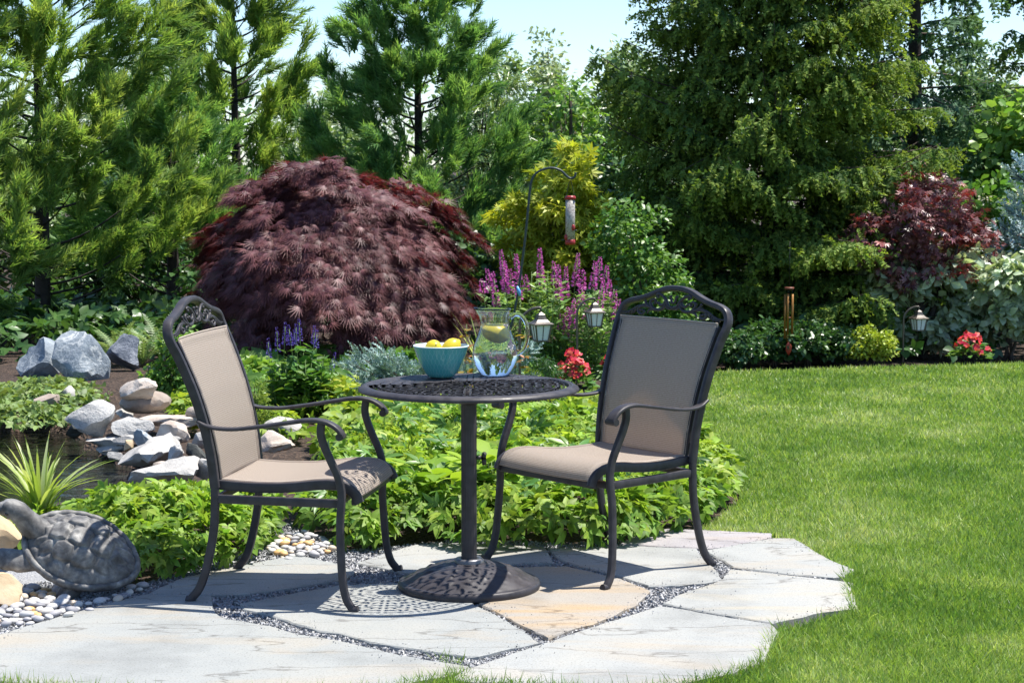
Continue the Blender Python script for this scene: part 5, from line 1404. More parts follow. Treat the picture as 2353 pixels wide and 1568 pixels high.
bgtree(2290, 19.5, 380, 320, M_DEEP, 'dark thicket tree under the round-leaved tree at the right', 213, n=120, z0=.1)
bgtree(220, 21, 330, 420, M_DEEP, 'dark broadleaf tree low behind the left cryptomeria', 214, n=150, z0=.1)
bgtree(640, 21.5, 430, 420, M_DEEP, 'dark broadleaf tree low behind the red maple', 215, n=140, z0=.1)
bgtree(1130, 20.5, 470, 360, M_DEEP, 'dark broadleaf tree low behind the bird feeder', 216, n=130, z0=.1)
bgtree(-30, 20, 180, 330, M_OAK, 'grey-green tree behind the trunk of the left cryptomeria', 217, n=120)
bgtree(1560, 21, 430, 360, M_DEEP, 'dark broadleaf tree low to the left of the huge spruce', 218, n=120, z0=.1)
bgtree(1960, 22.5, 420, 420, M_DEEP, 'dark broadleaf tree low between the two spruces', 219, n=110, z0=.1)
def far_wood():
    rng = np.random.default_rng(77); n = 30000
    x = rng.uniform(-16, 17, n); y = rng.uniform(29, 33, n)
    z = rng.random(n) ** .8 * (2.0 + 1.2 * vnoise(np.c_[x, y], 1.5, 2))
    pos = np.c_[x, y, z]; od = nrm(rng.normal(0, 1, (n, 3)) + np.array((0, -.6, .7)))
    o = foliage('far_wood', place(TILT, pos, frames(rdir(rng, n), od), rng.uniform(.09, .16, n), np.clip(vnoise(pos, .9, 5) * 1.2 - .1, 0, 1)), M_OAK)
    kind(o, 'stuff'); tag(o, 'distant grey-green wood closing the view behind the garden trees', 'wood')
far_wood()

# --- red weeping maple
M_RED = leafmat('red_maple_leaves', [(.038, .014, .019), (.078, .030, .036), (.13, .052, .058), (.18, .082, .086)], tip=(.12, .045, .045), trans=.25, rough=.5, spec=.35, jit=.3, tcol=(1.6, .5, .45))
M_RED2 = leafmat('red_maple_leaves_bright', [(.045, .016, .02), (.10, .038, .042), (.17, .075, .078), (.24, .04, .03)], trans=.2, rough=.38, spec=.5, jit=.3, tcol=(1.6, .4, .3))
LACE = ribbons([[(0, 0, 0), (0, 1.0, -.16)]] + [[(0, .02, 0), (s * math.sin(a) * L, math.cos(a) * L, -.10)] for a, L in ((.28, .96), (.58, .84), (.95, .66), (1.4, .45)) for s in (-1, 1)], .040)
def weeping_maple():
    rng = np.random.default_rng(31); d = 14.7
    x0, y0 = basexy(772, d); t = empty('weeping_maple', (x0, y0, 0)); tag(t, 'dome-shaped dark red weeping maple behind the table and pond-side chair', 'tree')
    tr = MB()
    limb(tr, [(0, 0, -.05), (.03, 0, .3), (-.05, .02, .7), (.02, 0, 1.05)], .055, .03, 8)
    tr.build('trunk', M_BARKD, t)
    br = MB()
    pos = []; dr = []; hint = []; vv = []
    rx, ry, rz, zc = .98, .92, .98, .52
    for c in range(400):
        az = rng.uniform(0, 2 * math.pi)
        if math.sin(az) > .35 and rng.random() < .6: az = -az
        el = math.asin(rng.uniform(-.20, 1) ** 1 if True else 0) if True else 0
        k = rng.uniform(.66, 1.0) ** .7 * (.93 + .22 * (vnoise(np.array([[az * 1.0, el * 1.6]]), .55, 9)[0] - .35)) * (1 + .10 * math.sin(3 * az + 1.0) * math.cos(el) + .06 * math.sin(7 * az))
        h = np.array((math.cos(az), math.sin(az), 0.0))
        asym = .92 if h[0] > 0 else 1.0
        c0 = np.array((0, 0, zc)) + np.array((h[0] * rx * math.cos(el) ** .62 * k * asym, h[1] * ry * math.cos(el) ** .62 * k, rz * math.sin(el) * k))
        if h[0] > .3 and el > .25: c0[2] -= .10 * h[0]
        if h[0] < .15 and c0[2] < .58 + .12 * math.sin(5 * az) and rng.random() < .8: continue
        if c0[2] < .42 + .10 * math.sin(4 * az) and rng.random() < .5: continue
        c0 = c0 + rng.normal(0, .05, 3)
        out = nrm(h * max(.25, math.cos(el)) + np.array((0, 0, .05)))
        sd = np.array((-h[1], h[0], 0)); cv = rng.normal(.45, .24)
        L = rng.uniform(.22, .42); wdt = rng.uniform(.14, .26)
        fall = .25 + 1.1 * (1 - max(0, math.sin(el)))
        m = int(rng.uniform(55, 100))
        s = rng.random(m); w = rng.normal(0, .5, m) * wdt * (.5 + .5 * s)
        P = c0 + out * ((s - .45) * L)[:, None] * .85 + sd * w[:, None] + np.c_[np.zeros(m), np.zeros(m), -fall * L * (s ** 1.6) * .8 - .25 * w * w / wdt + rng.normal(0, .018, m)]
        D = nrm(out + np.array((0, 0, -.35 - fall * .55)) + sd * (w / wdt)[:, None] * .6 + rng.normal(0, .32, (m, 3)))
        pos.append(P); dr.append(D); hint.append(np.array((0, 0, 1.0)) + out * .7 + rng.normal(0, .35, (m, 3))); vv.append(np.clip(cv + rng.normal(0, .16, m), 0, 1))
        if c % 3 == 0: limb(br, [(0, 0, .85 + rng.uniform(-.3, .2)), (c0[0] * .5, c0[1] * .5, max(c0[2], .6) * .8 + .10), tuple(c0)], .012, .003, 4, 4)
    br.build('branches', M_BARKD, t)
    pos = np.concatenate(pos); dr = np.concatenate(dr); hint = np.concatenate(hint); vv = np.concatenate(vv)
    k = pos[:, 2] > .10
    foliage('crown', place(LACE, pos[k], frames(dr[k], hint[k]), rng.uniform(.080, .140, k.sum()), vv[k]), M_RED, t)
weeping_maple()
leafy('red_maple', 'upright dark red maple in front of the second spruce, above the variegated shrubs', 'tree', 2115, 15.5,
      [(0, 0, 1.0, .42, .36, .34), (-.30, -.05, .85, .30, .3, .24), (.28, 0, .85, .34, .3, .28), (.05, 0, 1.22, .26, .3, .2), (-.1, -.1, .70, .32, .3, .18)], 110, 36, .12, PALM, .056, M_RED2, 121, None, trunk=.03, stems=3, barkm=M_BARKD)
leafy('golden_maple', 'yellow-green maple lit by sun behind the bird feeder', 'tree', 1292, 15.8,
      [(0, 0, 1.0, .30, .3, .28), (.05, 0, 1.42, .20, .2, .22), (-.32, .1, .9, .25, .25, .35), (.25, -.05, 1.05, .26, .25, .20), (.20, -.05, .72, .30, .3, .25), (-.15, 0, .55, .32, .3, .25), (.38, -.05, .85, .20, .2, .12), (-.05, 0, 1.2, .25, .22, .15)], 120, 30, .12, PALM, .10, M_YEL, 122, None, trunk=.028, stems=4)
# ================================================================ SHRUBS
SH = 'shrubs of the garden border'
M_VARI = leafmat('variegated_leaves', [(.13, .19, .10), (.24, .32, .19), (.45, .50, .36)], tip=(.38, .44, .30), trans=.3, rough=.35, spec=.5, jit=.35)
M_CHART = leafmat('chartreuse_leaves', [(.14, .20, .02), (.25, .32, .03), (.36, .42, .05)], trans=.35, rough=.45, spec=.4)
M_WHITEF = leafmat('white_blossom', [(.45, .46, .30), (.62, .62, .45), (.75, .74, .62)], trans=.3, rough=.6, spec=.2)
leafy('dogwood_shrub', 'white-edged variegated shrub behind the far lantern', 'shrub', 2120, 15.6, [(0, 0, .48, .42, .3, .26), (-.22, -.05, .55, .25, .25, .22), (.20, 0, .60, .30, .25, .20), (.42, .05, .38, .25, .2, .22), (0, -.05, .22, .42, .25, .16)], 95, 32, .13, OVAL, .095, M_VARI, 131, 'variegated shrubs', trunk=.012, stems=5)
leafy('dogwood_shrub', 'white-edged variegated shrub nearest the right edge', 'shrub', 2318, 15.3, [(0, 0, .45, .28, .25, .28), (.02, 0, .72, .20, .2, .20), (.22, 0, .45, .28, .25, .25), (-.15, 0, .30, .2, .2, .18)], 75, 32, .12, OVAL, .095, M_VARI, 132, 'variegated shrubs', trunk=.014, stems=4)
leafy('viburnum_shrub', 'shrub with flat white flower heads beside the upright red maple', 'shrub', 2262, 17.0, [(0, 0, 1.0, .38, .3, .35), (.05, 0, .6, .4, .3, .4)], 70, 34, .14, OVAL, .09, M_MID, 133, SH, trunk=.02, stems=3)
leafy('viburnum_flowers', 'flat creamy white flower heads on the shrub right of the red maple', 'flowers', 2262, 16.9, [(0, -.1, 1.22, .30, .2, .10), (.1, -.15, 1.05, .28, .15, .1)], 18, 26, .06, TILT, .03, M_WHITEF, 134, None, trunk=0, crown='blossom')
leafy('barberry_shrub', 'round chartreuse shrub at the lawn edge right of the huge spruce', 'shrub', 2003, 14.75, [(0, 0, .13, .17, .16, .13), (-.10, 0, .14, .12, .12, .12), (.08, 0, .11, .10, .1, .10), (-.03, 0, .24, .07, .07, .06)], 60, 34, .055, OVAL, .032, M_CHART, 135, SH, trunk=.006, stems=4)
for k, (px, d, w, z) in enumerate(((1690, 14.55, .24, .12), (1775, 14.75, .26, .15), (1855, 14.8, .24, .14), (1925, 14.9, .20, .12))):
    leafy('low_evergreen_shrub', ['dark low evergreen shrub nearest the lawn-side chair back', 'dark low evergreen shrub under the wind chime', 'dark low evergreen shrub right of the wind chime', 'dark low evergreen shrub next to the chartreuse shrub'][k], 'shrub', px, d, [(0, 0, z, w, .22, z * .95), (.06, .05, z * 1.3, w * .6, .2, z * .6)], 60, 30, .07, OVAL, .045, M_DEEP, 140 + k, 'low evergreens under the spruce', trunk=.006, stems=3)
leafy('leafy_shrub', 'bright green shrub between the purple spikes and the huge spruce', 'shrub', 1475, 14.6, [(0, 0, .55, .34, .3, .40), (-.1, 0, .95, .26, .25, .25), (.12, -.05, .30, .3, .25, .25)], 130, 44, .12, OVAL, .048, M_MID, 150, SH, trunk=.015, stems=4)
leafy('leafy_shrub', 'light green leafy shrub above and right of the bird feeder', 'shrub', 1450, 16.4, [(0, 0, .95, .35, .3, .35), (.1, 0, .6, .4, .3, .35)], 80, 32, .14, NARROW, .12, M_LIGHT, 151, SH, trunk=.015, stems=4)
leafy('dark_hedge_shrub', 'dark shrub filling the shade below the weeping maple', 'shrub', 560, 15.9, [(0, 0, .4, .6, .3, .4), (.9, 0, .4, .6, .3, .4), (1.6, .2, .5, .5, .3, .45)], 110, 32, .16, OVAL, .09, M_DEEP, 152, SH, trunk=.02, stems=3)
leafy('leafy_shrub', 'yellow-green shrub directly behind the pond-side chair back', 'shrub', 405, 12.2, [(0, 0, .22, .14, .14, .20), (.06, 0, .36, .09, .1, .10), (-.08, 0, .12, .14, .12, .12)], 62, 30, .06, OVAL, .042, M_LIGHT, 153, SH, trunk=.006, stems=4)
leafy('dwarf_conifer', 'small dark green dwarf conifer right of the pond-side chair back', 'shrub', 584, 10.9, [(0, 0, .10, .10, .10, .10), (.0, 0, .20, .07, .07, .07), (-.05, 0, .06, .1, .1, .06)], 70, 30, .035, NARROW, .028, M_SPRUCE, 154, SH, trunk=.008)
leafy('dwarf_conifer', 'dense dark mound-shaped conifer just behind the table top\'s right rim', 'shrub', 1252, 10.3, [(0, 0, .22, .105, .10, .18), (0, 0, .38, .080, .08, .09), (0, 0, .08, .11, .11, .08)], 190, 34, .032, NARROW, .026, M_DEEP, 155, SH, trunk=.008)
def juniper():
    rng = np.random.default_rng(41); d = 11.3; x0, y0 = basexy(1010, d)
    t = empty('blue_juniper', (x0, y0, 0)); tag(t, 'low blue-grey juniper spreading behind the bowl and pitcher', 'shrub')
    pos = []; dr = []; sc = []; vv = []; br = MB()
    for k in range(140):
        az = rng.uniform(0, 2*math.pi); h = np.array((math.cos(az), math.sin(az) * .75, 0)); L = rng.uniform(.20, .50) * (1.15 if abs(h[0]) > .6 else .8)
        el = rng.uniform(.25, 1.0); e = h * L + np.array((0, 0, .12 + L * math.sin(el) * .78)); s0 = np.array((rng.normal(0, .1), 0, .03))
        limb(br, [s0, (s0 + e) / 2 + np.array((0, 0, .03)), e], .006, .002, 3, 2); cv = rng.uniform(0, 1)
        for q in range(34):
            s = rng.uniform(.25, 1); p = s0 + (e - s0) * s + np.array((0, 0, .06 * s * (1 - s)))
            pos.append(p + rng.normal(0, .012, 3)); dr.append(nrm((e - s0) / L + rng.normal(0, .5, 3) + np.array((0, 0, .15)))); sc.append(rng.uniform(.055, .095)); vv.append(np.clip(cv + rng.normal(0, .15), 0, 1))
    br.build('branches', M_BARK, t)
    pos = np.array(pos); n = len(pos)
    m = leafmat('juniper_needles', [(.15, .24, .22), (.23, .34, .31), (.34, .45, .42)], trans=.15, rough=.5, spec=.35, jit=.25)
    foliage('crown', place(branchlet_template(rng), pos, frames(np.array(dr), rdir(rng, n)), np.array(sc), np.array(vv)), m, t)
juniper()

# ================================================================ FLOWERS AND BORDER PLANTS
M_STEMG = plain('green_stem', (.09, .16, .04), .6)
M_HERB = leafmat('herb_leaves', [(.06, .13, .03), (.12, .21, .05), (.20, .30, .08)], trans=.35, rough=.4, spec=.5)
def spike_plant(name, label, px, d, stems, fcols, leafm, leafsz, seed, group=None, cat='flowers', flen=(.12, .22), fr=.014, lw=NARROW, nleaf=26, splay=.25, fsz=.016):
    """clump of upright stems; stems: (dx, dy, height, has a flower spike)"""
    rng = np.random.default_rng(seed); x0, y0 = basexy(px, d); t = empty(name, (x0, y0, 0)); tag(t, label, cat, group)
    sm = MB(); lp = []; ld = []; lv = []
    fm = leafmat(name + '_petals', fcols, trans=.3, rough=.5, spec=.3, jit=.3, tcol=(1.2, .9, 1.2)); 
    for dx, dy, h, fl in stems:
        b = np.array((dx * (1 - splay), dy * (1 - splay), 0)); top = np.array((dx, dy, h)); mid = (b + top) / 2 + rng.normal(0, .01, 3)
        limb(sm, [b, mid, top], .004, .0018, 3, 3)
        L = rng.uniform(*flen) if fl else .02
        for q in range(nleaf):
            s = rng.uniform(.05, 1 - L / max(h, .1)); p = b + (top - b) * s; a = rng.uniform(0, 6.3)
            lp.append(p); ld.append((math.cos(a), math.sin(a), rng.uniform(-.1, .7))); lv.append(np.clip(s * .6 + rng.normal(.15, .2), 0, 1))
        if fl:
            n = int(L / .0012); s = rng.random(n); a = rng.uniform(0, 6.3, n); r = fr * (1.05 - .75 * s ** 1.5)
            ax = nrm((top - mid)[None])[0]
            P = top + ax * (s * L - L * .8)[:, None] + np.c_[np.cos(a) * r, np.sin(a) * r, np.zeros(n)]
            D = np.c_[np.cos(a), np.sin(a), rng.uniform(-.2, .8, n)]
            foliage('flower_spike', place(TILT, P, frames(nrm(D), rdir(rng, n)), fsz * (1.1 - .6 * s), np.clip(rng.normal(.5, .25, n), 0, 1)), fm, t)
    sm.build('stems', M_STEMG, t)
    n = len(lp)
    foliage('leaves', place(lw, np.array(lp), frames(nrm(np.array(ld)), rng.normal(0, .4, (n, 3)) + np.array((0, 0, 1.0))), leafsz * rng.uniform(.6, 1.2, n), np.array(lv)), leafm, t)
def loosestrife():
    rng = np.random.default_rng(51); d = 13.4
    tips = [(1106,640),(1120,622),(1134,634),(1152,583),(1160,608),(1172,622),(1186,588),(1189,636),(1208,632),(1240,576),(1244,622),(1272,604),(1283,616),(1300,620),(1327,590),(1340,622),(1366,606),(1378,594),(1394,612),(1400,645),(1412,668),(1337,655),(1384,652),(1318,692),(1304,706),(1420,690),(1290,722),(1300,744),(1350,700)]
    st = []
    for px, py in tips:
        dy = rng.uniform(-.2, .25); p = at(px, py, d + dy); st.append((p.x - basexy(1262, d)[0], dy, p.z - .02, True))
    for _ in range(75):
        dx = rng.uniform(-.42, .46); st.append((dx, rng.uniform(-.22, .25), rng.uniform(.35, .78) * (1 - .3 * abs(dx)), False))
    spike_plant('loosestrife', 'tall clump of magenta-purple flower spikes behind the pitcher', 1262, d, st, [(.46, .06, .30), (.64, .12, .44), (.74, .26, .58)], M_HERB, .085, 52, flen=(.10, .26), fr=.014, nleaf=46, fsz=.021)
loosestrife()
def salvia():
    rng = np.random.default_rng(53); d = 11.6; st = []
    for px, py in ((616, 785), (636, 762), (655, 750), (664, 755), (680, 752), (687, 740), (676, 762), (722, 755), (728, 765), (768, 818)):
        dy = rng.uniform(-.1, .1); p = at(px, py, d + dy); st.append((p.x - basexy(680, d)[0], dy, p.z, True))
    for _ in range(40): st.append((rng.uniform(-.16, .20), rng.uniform(-.15, .15), rng.uniform(.12, .36), False))
    spike_plant('blue_salvia', 'small plant with violet-blue flower spikes in front of the red maple', 680, d, st, [(.07, .04, .30), (.12, .08, .42), (.2, .15, .5)], M_MID, .07, 54, flen=(.10, .15), fr=.009, nleaf=24, lw=OVAL, fsz=.012)
salvia()
def begonia(px, d, w, h, label, seed, n=40, mcol=None):
    rng = np.random.default_rng(seed); x0, y0 = basexy(px, d); t = empty('red_impatiens', (x0, y0, 0)); tag(t, label, 'flowers', 'clumps of red bedding flowers')
    k = 120; a = rng.uniform(0, 6.3, k); r = rng.random(k) ** .5 * w; P = np.c_[np.cos(a) * r, np.sin(a) * r * .8, h * (.25 + .55 * (1 - (r / w) ** 2)) * rng.uniform(.4, 1, k)]
    foliage('leaves', place(OVAL, P, frames(nrm(np.c_[np.cos(a), np.sin(a), rng.uniform(-.2, .6, k)]), rng.normal(0, .5, (k, 3)) + np.array((0, 0, 1.0))), rng.uniform(.04, .075, k), rng.random(k)), M_MID, t)
    fm = leafmat('red_petals', [(.55, .02, .02), (.72, .03, .03), (.80, .10, .09)], trans=.3, rough=.45, spec=.3, jit=.2, tcol=(1.2, .5, .5))
    for j in range(n):
        a = rng.uniform(0, 6.3); r = rng.random() ** .5 * w; c = np.array((math.cos(a) * r, math.sin(a) * r * .8, h * (.45 + .6 * (1 - (r / w) ** 2)) * rng.uniform(.8, 1.05)))
        nz = nrm(np.array([[math.cos(a) * .5, math.sin(a) * .5 - .6, .7]]) + rng.normal(0, .25, (1, 3)))[0]
        q = 5; b = rng.uniform(0, 6.3) + np.arange(q) * 2 * math.pi / q
        u = nrm(np.cross(nz, (0, 0, 1.0))[None])[0]; v = np.cross(nz, u)
        D = np.cos(b)[:, None] * u + np.sin(b)[:, None] * v + nz * .25
        foliage('flower', place(leaf_shape(.48, -.03, .1, 2), np.repeat(c[None], q, 0), frames(nrm(D), np.repeat(nz[None], q, 0)), rng.uniform(.022, .034, q), rng.random(q)), fm, t)
begonia(1318, 12.5, .115, .29, 'clump of red flowers right of the dark mound conifer, before the mulch', 61, 48)
begonia(1410, 13.1, .09, .26, 'clump of red flowers against the edge of the lawn-side chair back', 62, 24)
begonia(2230, 14.75, .14, .20, 'clump of bright red flowers at the far right lawn edge', 63, 36)
begonia(1376, 9.6, .03, .08, 'tiny red flower in the leaves beside the lawn-side chair arm', 64, 3)
def rosette(name, label, px, d, n, L, up, tpl, mat, seed, group=SH, cat='plant', spread=.08, part='leaf', zz=.02):
    """plant whose big leaves are parts of their own"""
    rng = np.random.default_rng(seed); x0, y0 = basexy(px, d); t = empty(name, (x0, y0, 0)); tag(t, label, cat, group)
    st = MB()
    for k in range(n):
        a = k * 2.39996 + rng.uniform(-.3, .3); e = rng.uniform(*up); r = spread * math.sqrt((k + .5) / n)
        b = np.array((math.cos(a) * r, math.sin(a) * r, zz + rng.uniform(0, L * .9) * (1 - .5 * r / spread)))
        D = np.array([[math.cos(a), math.sin(a), math.tan(e) * .8]])
        foliage(part, place(tpl, b[None], frames(nrm(D), np.array([[0, 0, 1.0]]) + rng.normal(0, .2, (1, 3))), [L * rng.uniform(.7, 1.15)], np.array([rng.random()])), mat, t)
        limb(st, [(0, 0, -.02), (b[0] * .5, b[1] * .5, b[2] * .6), tuple(b)], .004, .002, 3, 2)
    st.build('stems', M_STEMG, t)
BIG = leaf_shape(.36, .05, .22, 5, .06)
M_HYD = leafmat('hydrangea_leaves', [(.12, .25, .025), (.20, .34, .035), (.28, .40, .05)], trans=.42, rough=.55, spec=.2, jit=.12)
rosette('hydrangea', 'bright green big-leaved plant behind the table pole', 1010, 7.95, 30, .12, (.0, .9), BIG, M_HYD, 71, spread=.16, zz=.18)
rosette('hydrangea', 'bright green big-leaved plant between table pole and lawn-side chair', 1130, 8.05, 22, .115, (.0, .9), BIG, M_HYD, 72, spread=.13, zz=.20)
rosette('peony', 'dark glossy-leaved peony plant left of the blue juniper', 812, 11.7, 46, .15, (-.1, .7), leaf_shape(.17, .04, .15, 3), M_MID, 73, spread=.22, zz=.08)
rosette('peony', 'glossy leafy plant in shade under the table, behind the pole', 925, 9.9, 36, .09, (-.1, .7), leaf_shape(.28, .04, .15, 3), M_MID, 74, spread=.25, zz=.05)
rosette('peony', 'glossy leafy plant below the right half of the table top', 1120, 10.1, 36, .09, (-.1, .7), leaf_shape(.28, .04, .15, 3), M_MID, 75, spread=.22, zz=.05)
# bronze-leaved upright plants beside the pitcher
M_BRONZE = leafmat('bronze_leaves', [(.16, .20, .03), (.30, .20, .03), (.36, .13, .03)], trans=.35, rough=.4, spec=.4)
spike_plant('bronze_plant', 'upright stem with orange-tinged leaves left of the pitcher', 1072, 10.6, [(0, 0, .62, False), (.03, 0, .45, False), (-.05, .02, .40, False)], [(.3, .2, .03)], M_BRONZE, .055, 76, cat='plant', nleaf=40, lw=OVAL)
spike_plant('bronze_plant', 'upright stem with orange-tinged leaves behind the pitcher handle', 1205, 10.4, [(0, 0, .60, False), (-.05, 0, .45, False)], [(.3, .2, .03)], M_BRONZE, .055, 77, cat='plant', nleaf=36, lw=OVAL)
# strap-leaved clump by the pond
def straps(name, label, base, n, L, mat, seed, w=.011, lean=.55):
    rng = np.random.default_rng(seed); t = empty(name, base); tag(t, label, 'plant')
    for k in range(n):
        a = rng.uniform(0, 6.3); ln = L * rng.uniform(.6, 1.1); le = lean * rng.uniform(.3, 1.3); h = np.array((math.cos(a), math.sin(a), 0)); s = np.array((-h[1], h[0], 0)); V = []; F = []; T = []
        m = 7; b0 = h * rng.uniform(0, .035)
        for i in range(m):
            q = i / (m - 1); c = b0 + h * ln * le * q ** 1.7 + np.array((0, 0, ln * (q - .42 * le * q ** 2.2))); ww = w * (1 - q ** 2.5) * (.75 + .5 * min(q * 3, 1))
            V += [c - s * ww, c + h * .003 * 0 - np.array((0, 0, ww * .4)), c + s * ww]; T += [q] * 3
        for i in range(m-1):
            a0 = 3*i; F += [(a0, a0+1, a0+4), (a0, a0+4, a0+3), (a0+1, a0+2, a0+5), (a0+1, a0+5, a0+4)]
        trimesh('blade', np.array(V), np.array(F), mat, t, {'v': np.full(len(V), rng.random()), 't': T}, smooth=True)
M_IRIS = leafmat('iris_blade', [(.16, .26, .05), (.27, .36, .10), (.44, .50, .26)], trans=.4, rough=.4, spec=.45, jit=.15)
straps('striped_iris', 'clump of striped strap leaves behind the turtle by the pond', gp(92, 1200), 64, .40, M_IRIS, 78, w=.008, lean=.75)
straps('ornamental_grass', 'wispy pale grass blades behind the pitcher rim', gp(1115, 905), 26, .62, M_IRIS, 79, w=.005, lean=.35)
# ferns by the boulders
M_FERN = leafmat('fern_fronds', [(.10, .17, .06), (.17, .25, .10), (.26, .34, .18)], trans=.35, rough=.5, spec=.35)
def fern(px, d, label, seed, n=13, L=.36):
    rng = np.random.default_rng(seed); x0, y0 = basexy(px, d); t = empty('fern', (x0, y0, .05)); tag(t, label, 'fern', 'ferns by the boulders')
    lines = [[(0, 0, 0), (0, .5, .12), (0, 1, .02)]]
    for k in range(16):
        q = .12 + .86 * k / 16; z = .48 * q * (1 - q) ** .8
        for s in (-1, 1): lines.append([(0, q, z), (s * .13 * math.sin(math.pi * q ** .7) + s * .01, q + .05, z - .02)])
    T = ribbons(lines, .022)
    for k in range(n):
        a = k * 2.4 + rng.uniform(-.3, .3)
        foliage('frond', place(T, np.zeros((1, 3)), frames(nrm(np.array([[math.cos(a), math.sin(a), rng.uniform(.3, 1.3)]])), np.array([[0, 0, 1.0]])), [L * rng.uniform(.7, 1.1)], np.array([rng.random()])), M_FERN, t)
fern(275, 14.1, 'pale fern just above the dark boulder', 83, L=.42)
fern(372, 14.3, 'fern in the shade right of the boulders', 84, L=.45)
fern(325, 14.0, 'pale fern between the dark boulder and the chair back', 85, L=.34)

# ================================================================ GROUND COVER
LEAFLET = leaf_shape(.24, .05, .18, 2, .10)
FIVE = compound(LEAFLET, [(0, 1.0, .12), (42, .86, .06), (-42, .86, .06), (96, .62, .02), (-96, .62, .02)])
THREE = compound(leaf_shape(.30, .04, .15, 2), [(0, 1.0, .08), (62, .75, .02), (-62, .75, .02)])
def cover(name, label, poly, dens, hgt, tpl, size, mat, seed, edge=.16, bumps=.12, steep=.75, lo=.5, zbase=-.03):
    rng = np.random.default_rng(seed); a, b = poly.min(0), poly.max(0)
    n = int((b - a).prod() * dens); P = rng.uniform(a, b, (n, 2)); P = P[inside(P, poly)]; n = len(P)
    e = edgedist(P, poly); k = np.clip(e / edge, 0, 1); H = hgt * (.35 + .65 * k ** .6) + bumps * (vnoise(P, .22, seed) - .5) * k + bumps * .8 * (vnoise(P, .6, seed + 1) - .5) * k
    u = rng.random(n); z = zbase + H * np.where(rng.random(n) < .72, 1 - .16 * u, lo * (1 - u) + u * .9)
    # leaves at the rim hang outwards
    g = np.zeros((n, 2)); 
    for j, dv in enumerate(((.03, 0), (0, .03))): g[:, j] = edgedist(P + np.array(dv), poly) - e
    out = -g / (np.linalg.norm(g, axis=1, keepdims=True) + 1e-9); rimw = (1 - k)[:, None]
    az = rng.uniform(0, 6.3, n); D = np.c_[np.cos(az), np.sin(az)] * (1 - .5 * rimw) + out * rimw * .9
    D = nrm(np.c_[D, rng.normal(.05, .35, n) - .45 * rimw[:, 0]])
    hint = np.c_[out * rimw * .9, np.ones(n)] + rng.normal(0, steep, (n, 3))
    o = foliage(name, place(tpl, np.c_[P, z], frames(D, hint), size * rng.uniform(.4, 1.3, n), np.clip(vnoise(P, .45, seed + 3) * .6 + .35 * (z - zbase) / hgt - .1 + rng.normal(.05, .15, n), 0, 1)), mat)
    kind(o, 'stuff'); tag(o, label, 'ground cover')
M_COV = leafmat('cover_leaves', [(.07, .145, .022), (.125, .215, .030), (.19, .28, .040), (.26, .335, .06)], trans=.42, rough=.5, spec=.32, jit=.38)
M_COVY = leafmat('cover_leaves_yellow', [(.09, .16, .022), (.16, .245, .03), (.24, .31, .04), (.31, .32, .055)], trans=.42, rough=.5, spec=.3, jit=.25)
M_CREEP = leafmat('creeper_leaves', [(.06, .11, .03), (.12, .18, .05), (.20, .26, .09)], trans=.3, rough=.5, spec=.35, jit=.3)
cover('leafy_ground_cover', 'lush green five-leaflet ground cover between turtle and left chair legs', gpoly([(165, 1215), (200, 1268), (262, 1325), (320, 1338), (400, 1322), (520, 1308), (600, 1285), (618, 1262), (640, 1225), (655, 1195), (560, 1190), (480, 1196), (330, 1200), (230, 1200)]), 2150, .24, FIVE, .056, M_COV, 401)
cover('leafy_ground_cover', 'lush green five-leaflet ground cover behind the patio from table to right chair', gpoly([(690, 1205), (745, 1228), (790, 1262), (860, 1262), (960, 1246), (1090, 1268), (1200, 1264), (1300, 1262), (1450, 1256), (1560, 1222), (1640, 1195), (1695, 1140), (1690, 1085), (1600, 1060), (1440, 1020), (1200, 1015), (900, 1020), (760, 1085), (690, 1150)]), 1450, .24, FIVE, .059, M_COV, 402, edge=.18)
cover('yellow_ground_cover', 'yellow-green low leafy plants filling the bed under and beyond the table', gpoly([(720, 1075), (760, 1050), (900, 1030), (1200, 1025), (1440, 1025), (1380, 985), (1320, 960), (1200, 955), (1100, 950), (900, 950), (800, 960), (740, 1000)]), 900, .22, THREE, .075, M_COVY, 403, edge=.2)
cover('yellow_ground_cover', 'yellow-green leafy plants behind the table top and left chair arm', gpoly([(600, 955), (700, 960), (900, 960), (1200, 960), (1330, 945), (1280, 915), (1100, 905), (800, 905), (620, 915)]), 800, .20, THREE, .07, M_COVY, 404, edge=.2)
cover('creeping_plants', 'low creeping plants on the bank behind the pond', gpoly([(-60, 985), (40, 985), (150, 975), (240, 940), (260, 915), (210, 885), (60, 890), (-60, 900)]), 1150, .10, THREE, .05, M_CREEP, 405, edge=.25, bumps=.08, zbase=-.02)
cover('border_plants', 'mixed green plants around the salvia and the spotlight', gpoly([(335, 905), (420, 935), (560, 950), (640, 915), (780, 905), (760, 885), (620, 885), (430, 885)]), 650, .17, THREE, .08, M_LIGHT, 406, edge=.2, bumps=.12, zbase=0)
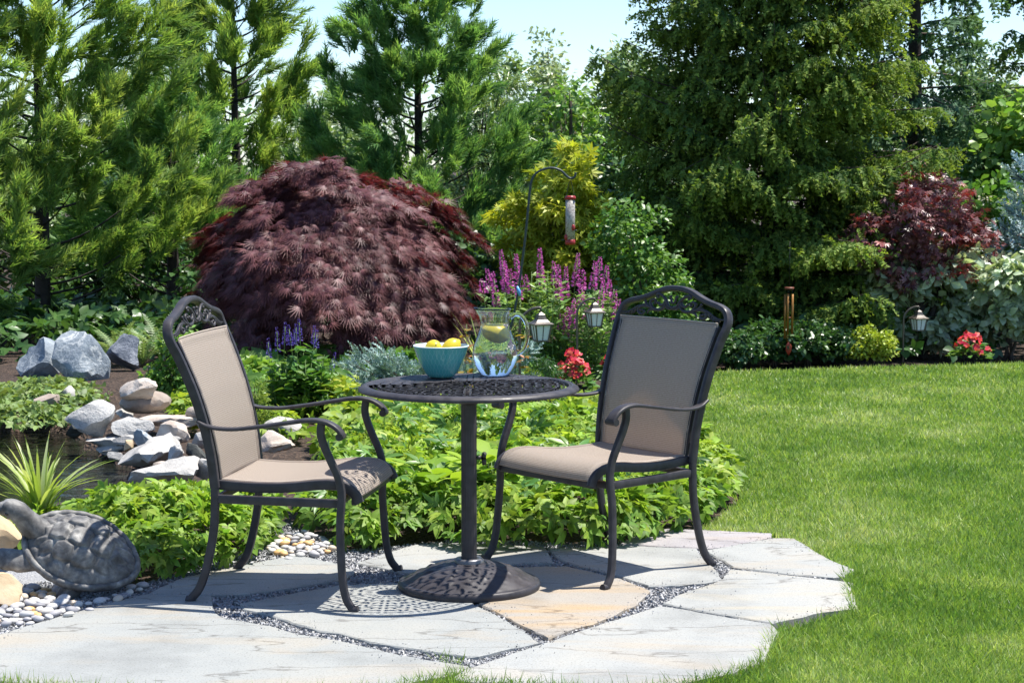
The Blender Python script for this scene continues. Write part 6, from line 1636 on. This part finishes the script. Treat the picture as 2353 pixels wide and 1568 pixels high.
cover('border_plants', 'green leafy plants at the foot of the purple flower spikes', gpoly([(1040, 905), (1200, 910), (1290, 890), (1310, 872), (1330, 862), (1330, 848), (1200, 850), (1060, 870)]), 600, .16, THREE, .08, M_MID, 407, edge=.2, bumps=.12)
cover('border_plants', 'shaded green plants below the red maple', gpoly([(420, 880), (620, 880), (800, 890), (1040, 895), (1040, 860), (800, 845), (420, 845)]), 260, .2, THREE, .11, M_MID, 408, edge=.2, bumps=.14)
cover('shade_plants', 'dark leafy plants in the shade behind the boulders and ferns', gpoly([(-120, 850), (30, 850), (240, 828), (480, 850), (520, 815), (480, 770), (200, 745), (-120, 745)]), 170, .34, THREE, .13, M_DEEP, 409, edge=.3, bumps=.3)
cover('shade_plants', 'dark leafy plants in the shade under the huge spruce', gpoly([(1500, 838), (1640, 838), (1900, 832), (2000, 826), (2352, 818), (2900, 800), (2900, 740), (2352, 770), (1900, 775), (1500, 780)]), 130, .25, THREE, .12, M_DEEP, 410, edge=.3, bumps=.3)
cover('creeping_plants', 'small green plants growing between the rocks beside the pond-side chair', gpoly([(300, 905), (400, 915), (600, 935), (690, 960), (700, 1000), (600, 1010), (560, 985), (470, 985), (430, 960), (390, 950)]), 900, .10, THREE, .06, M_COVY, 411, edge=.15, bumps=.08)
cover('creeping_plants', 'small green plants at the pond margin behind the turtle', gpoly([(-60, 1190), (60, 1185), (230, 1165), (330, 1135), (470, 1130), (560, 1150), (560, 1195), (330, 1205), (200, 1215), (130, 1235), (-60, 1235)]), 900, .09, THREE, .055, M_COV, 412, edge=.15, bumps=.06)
cover('mixed_ground_cover', 'taller dark narrow-leaved sprigs poking through the ground cover behind the patio', gpoly([(690, 1205), (790, 1255), (960, 1240), (1200, 1258), (1450, 1250), (1640, 1190), (1690, 1100), (1440, 1020), (900, 1020), (700, 1150)]), 130, .29, compound(leaf_shape(.16, .04, .2, 2), [(0, 1.0, .2), (50, .8, .1), (-50, .8, .1), (20, .7, 0), (-25, .7, 0)]), .085, M_MID, 413, bumps=.16)
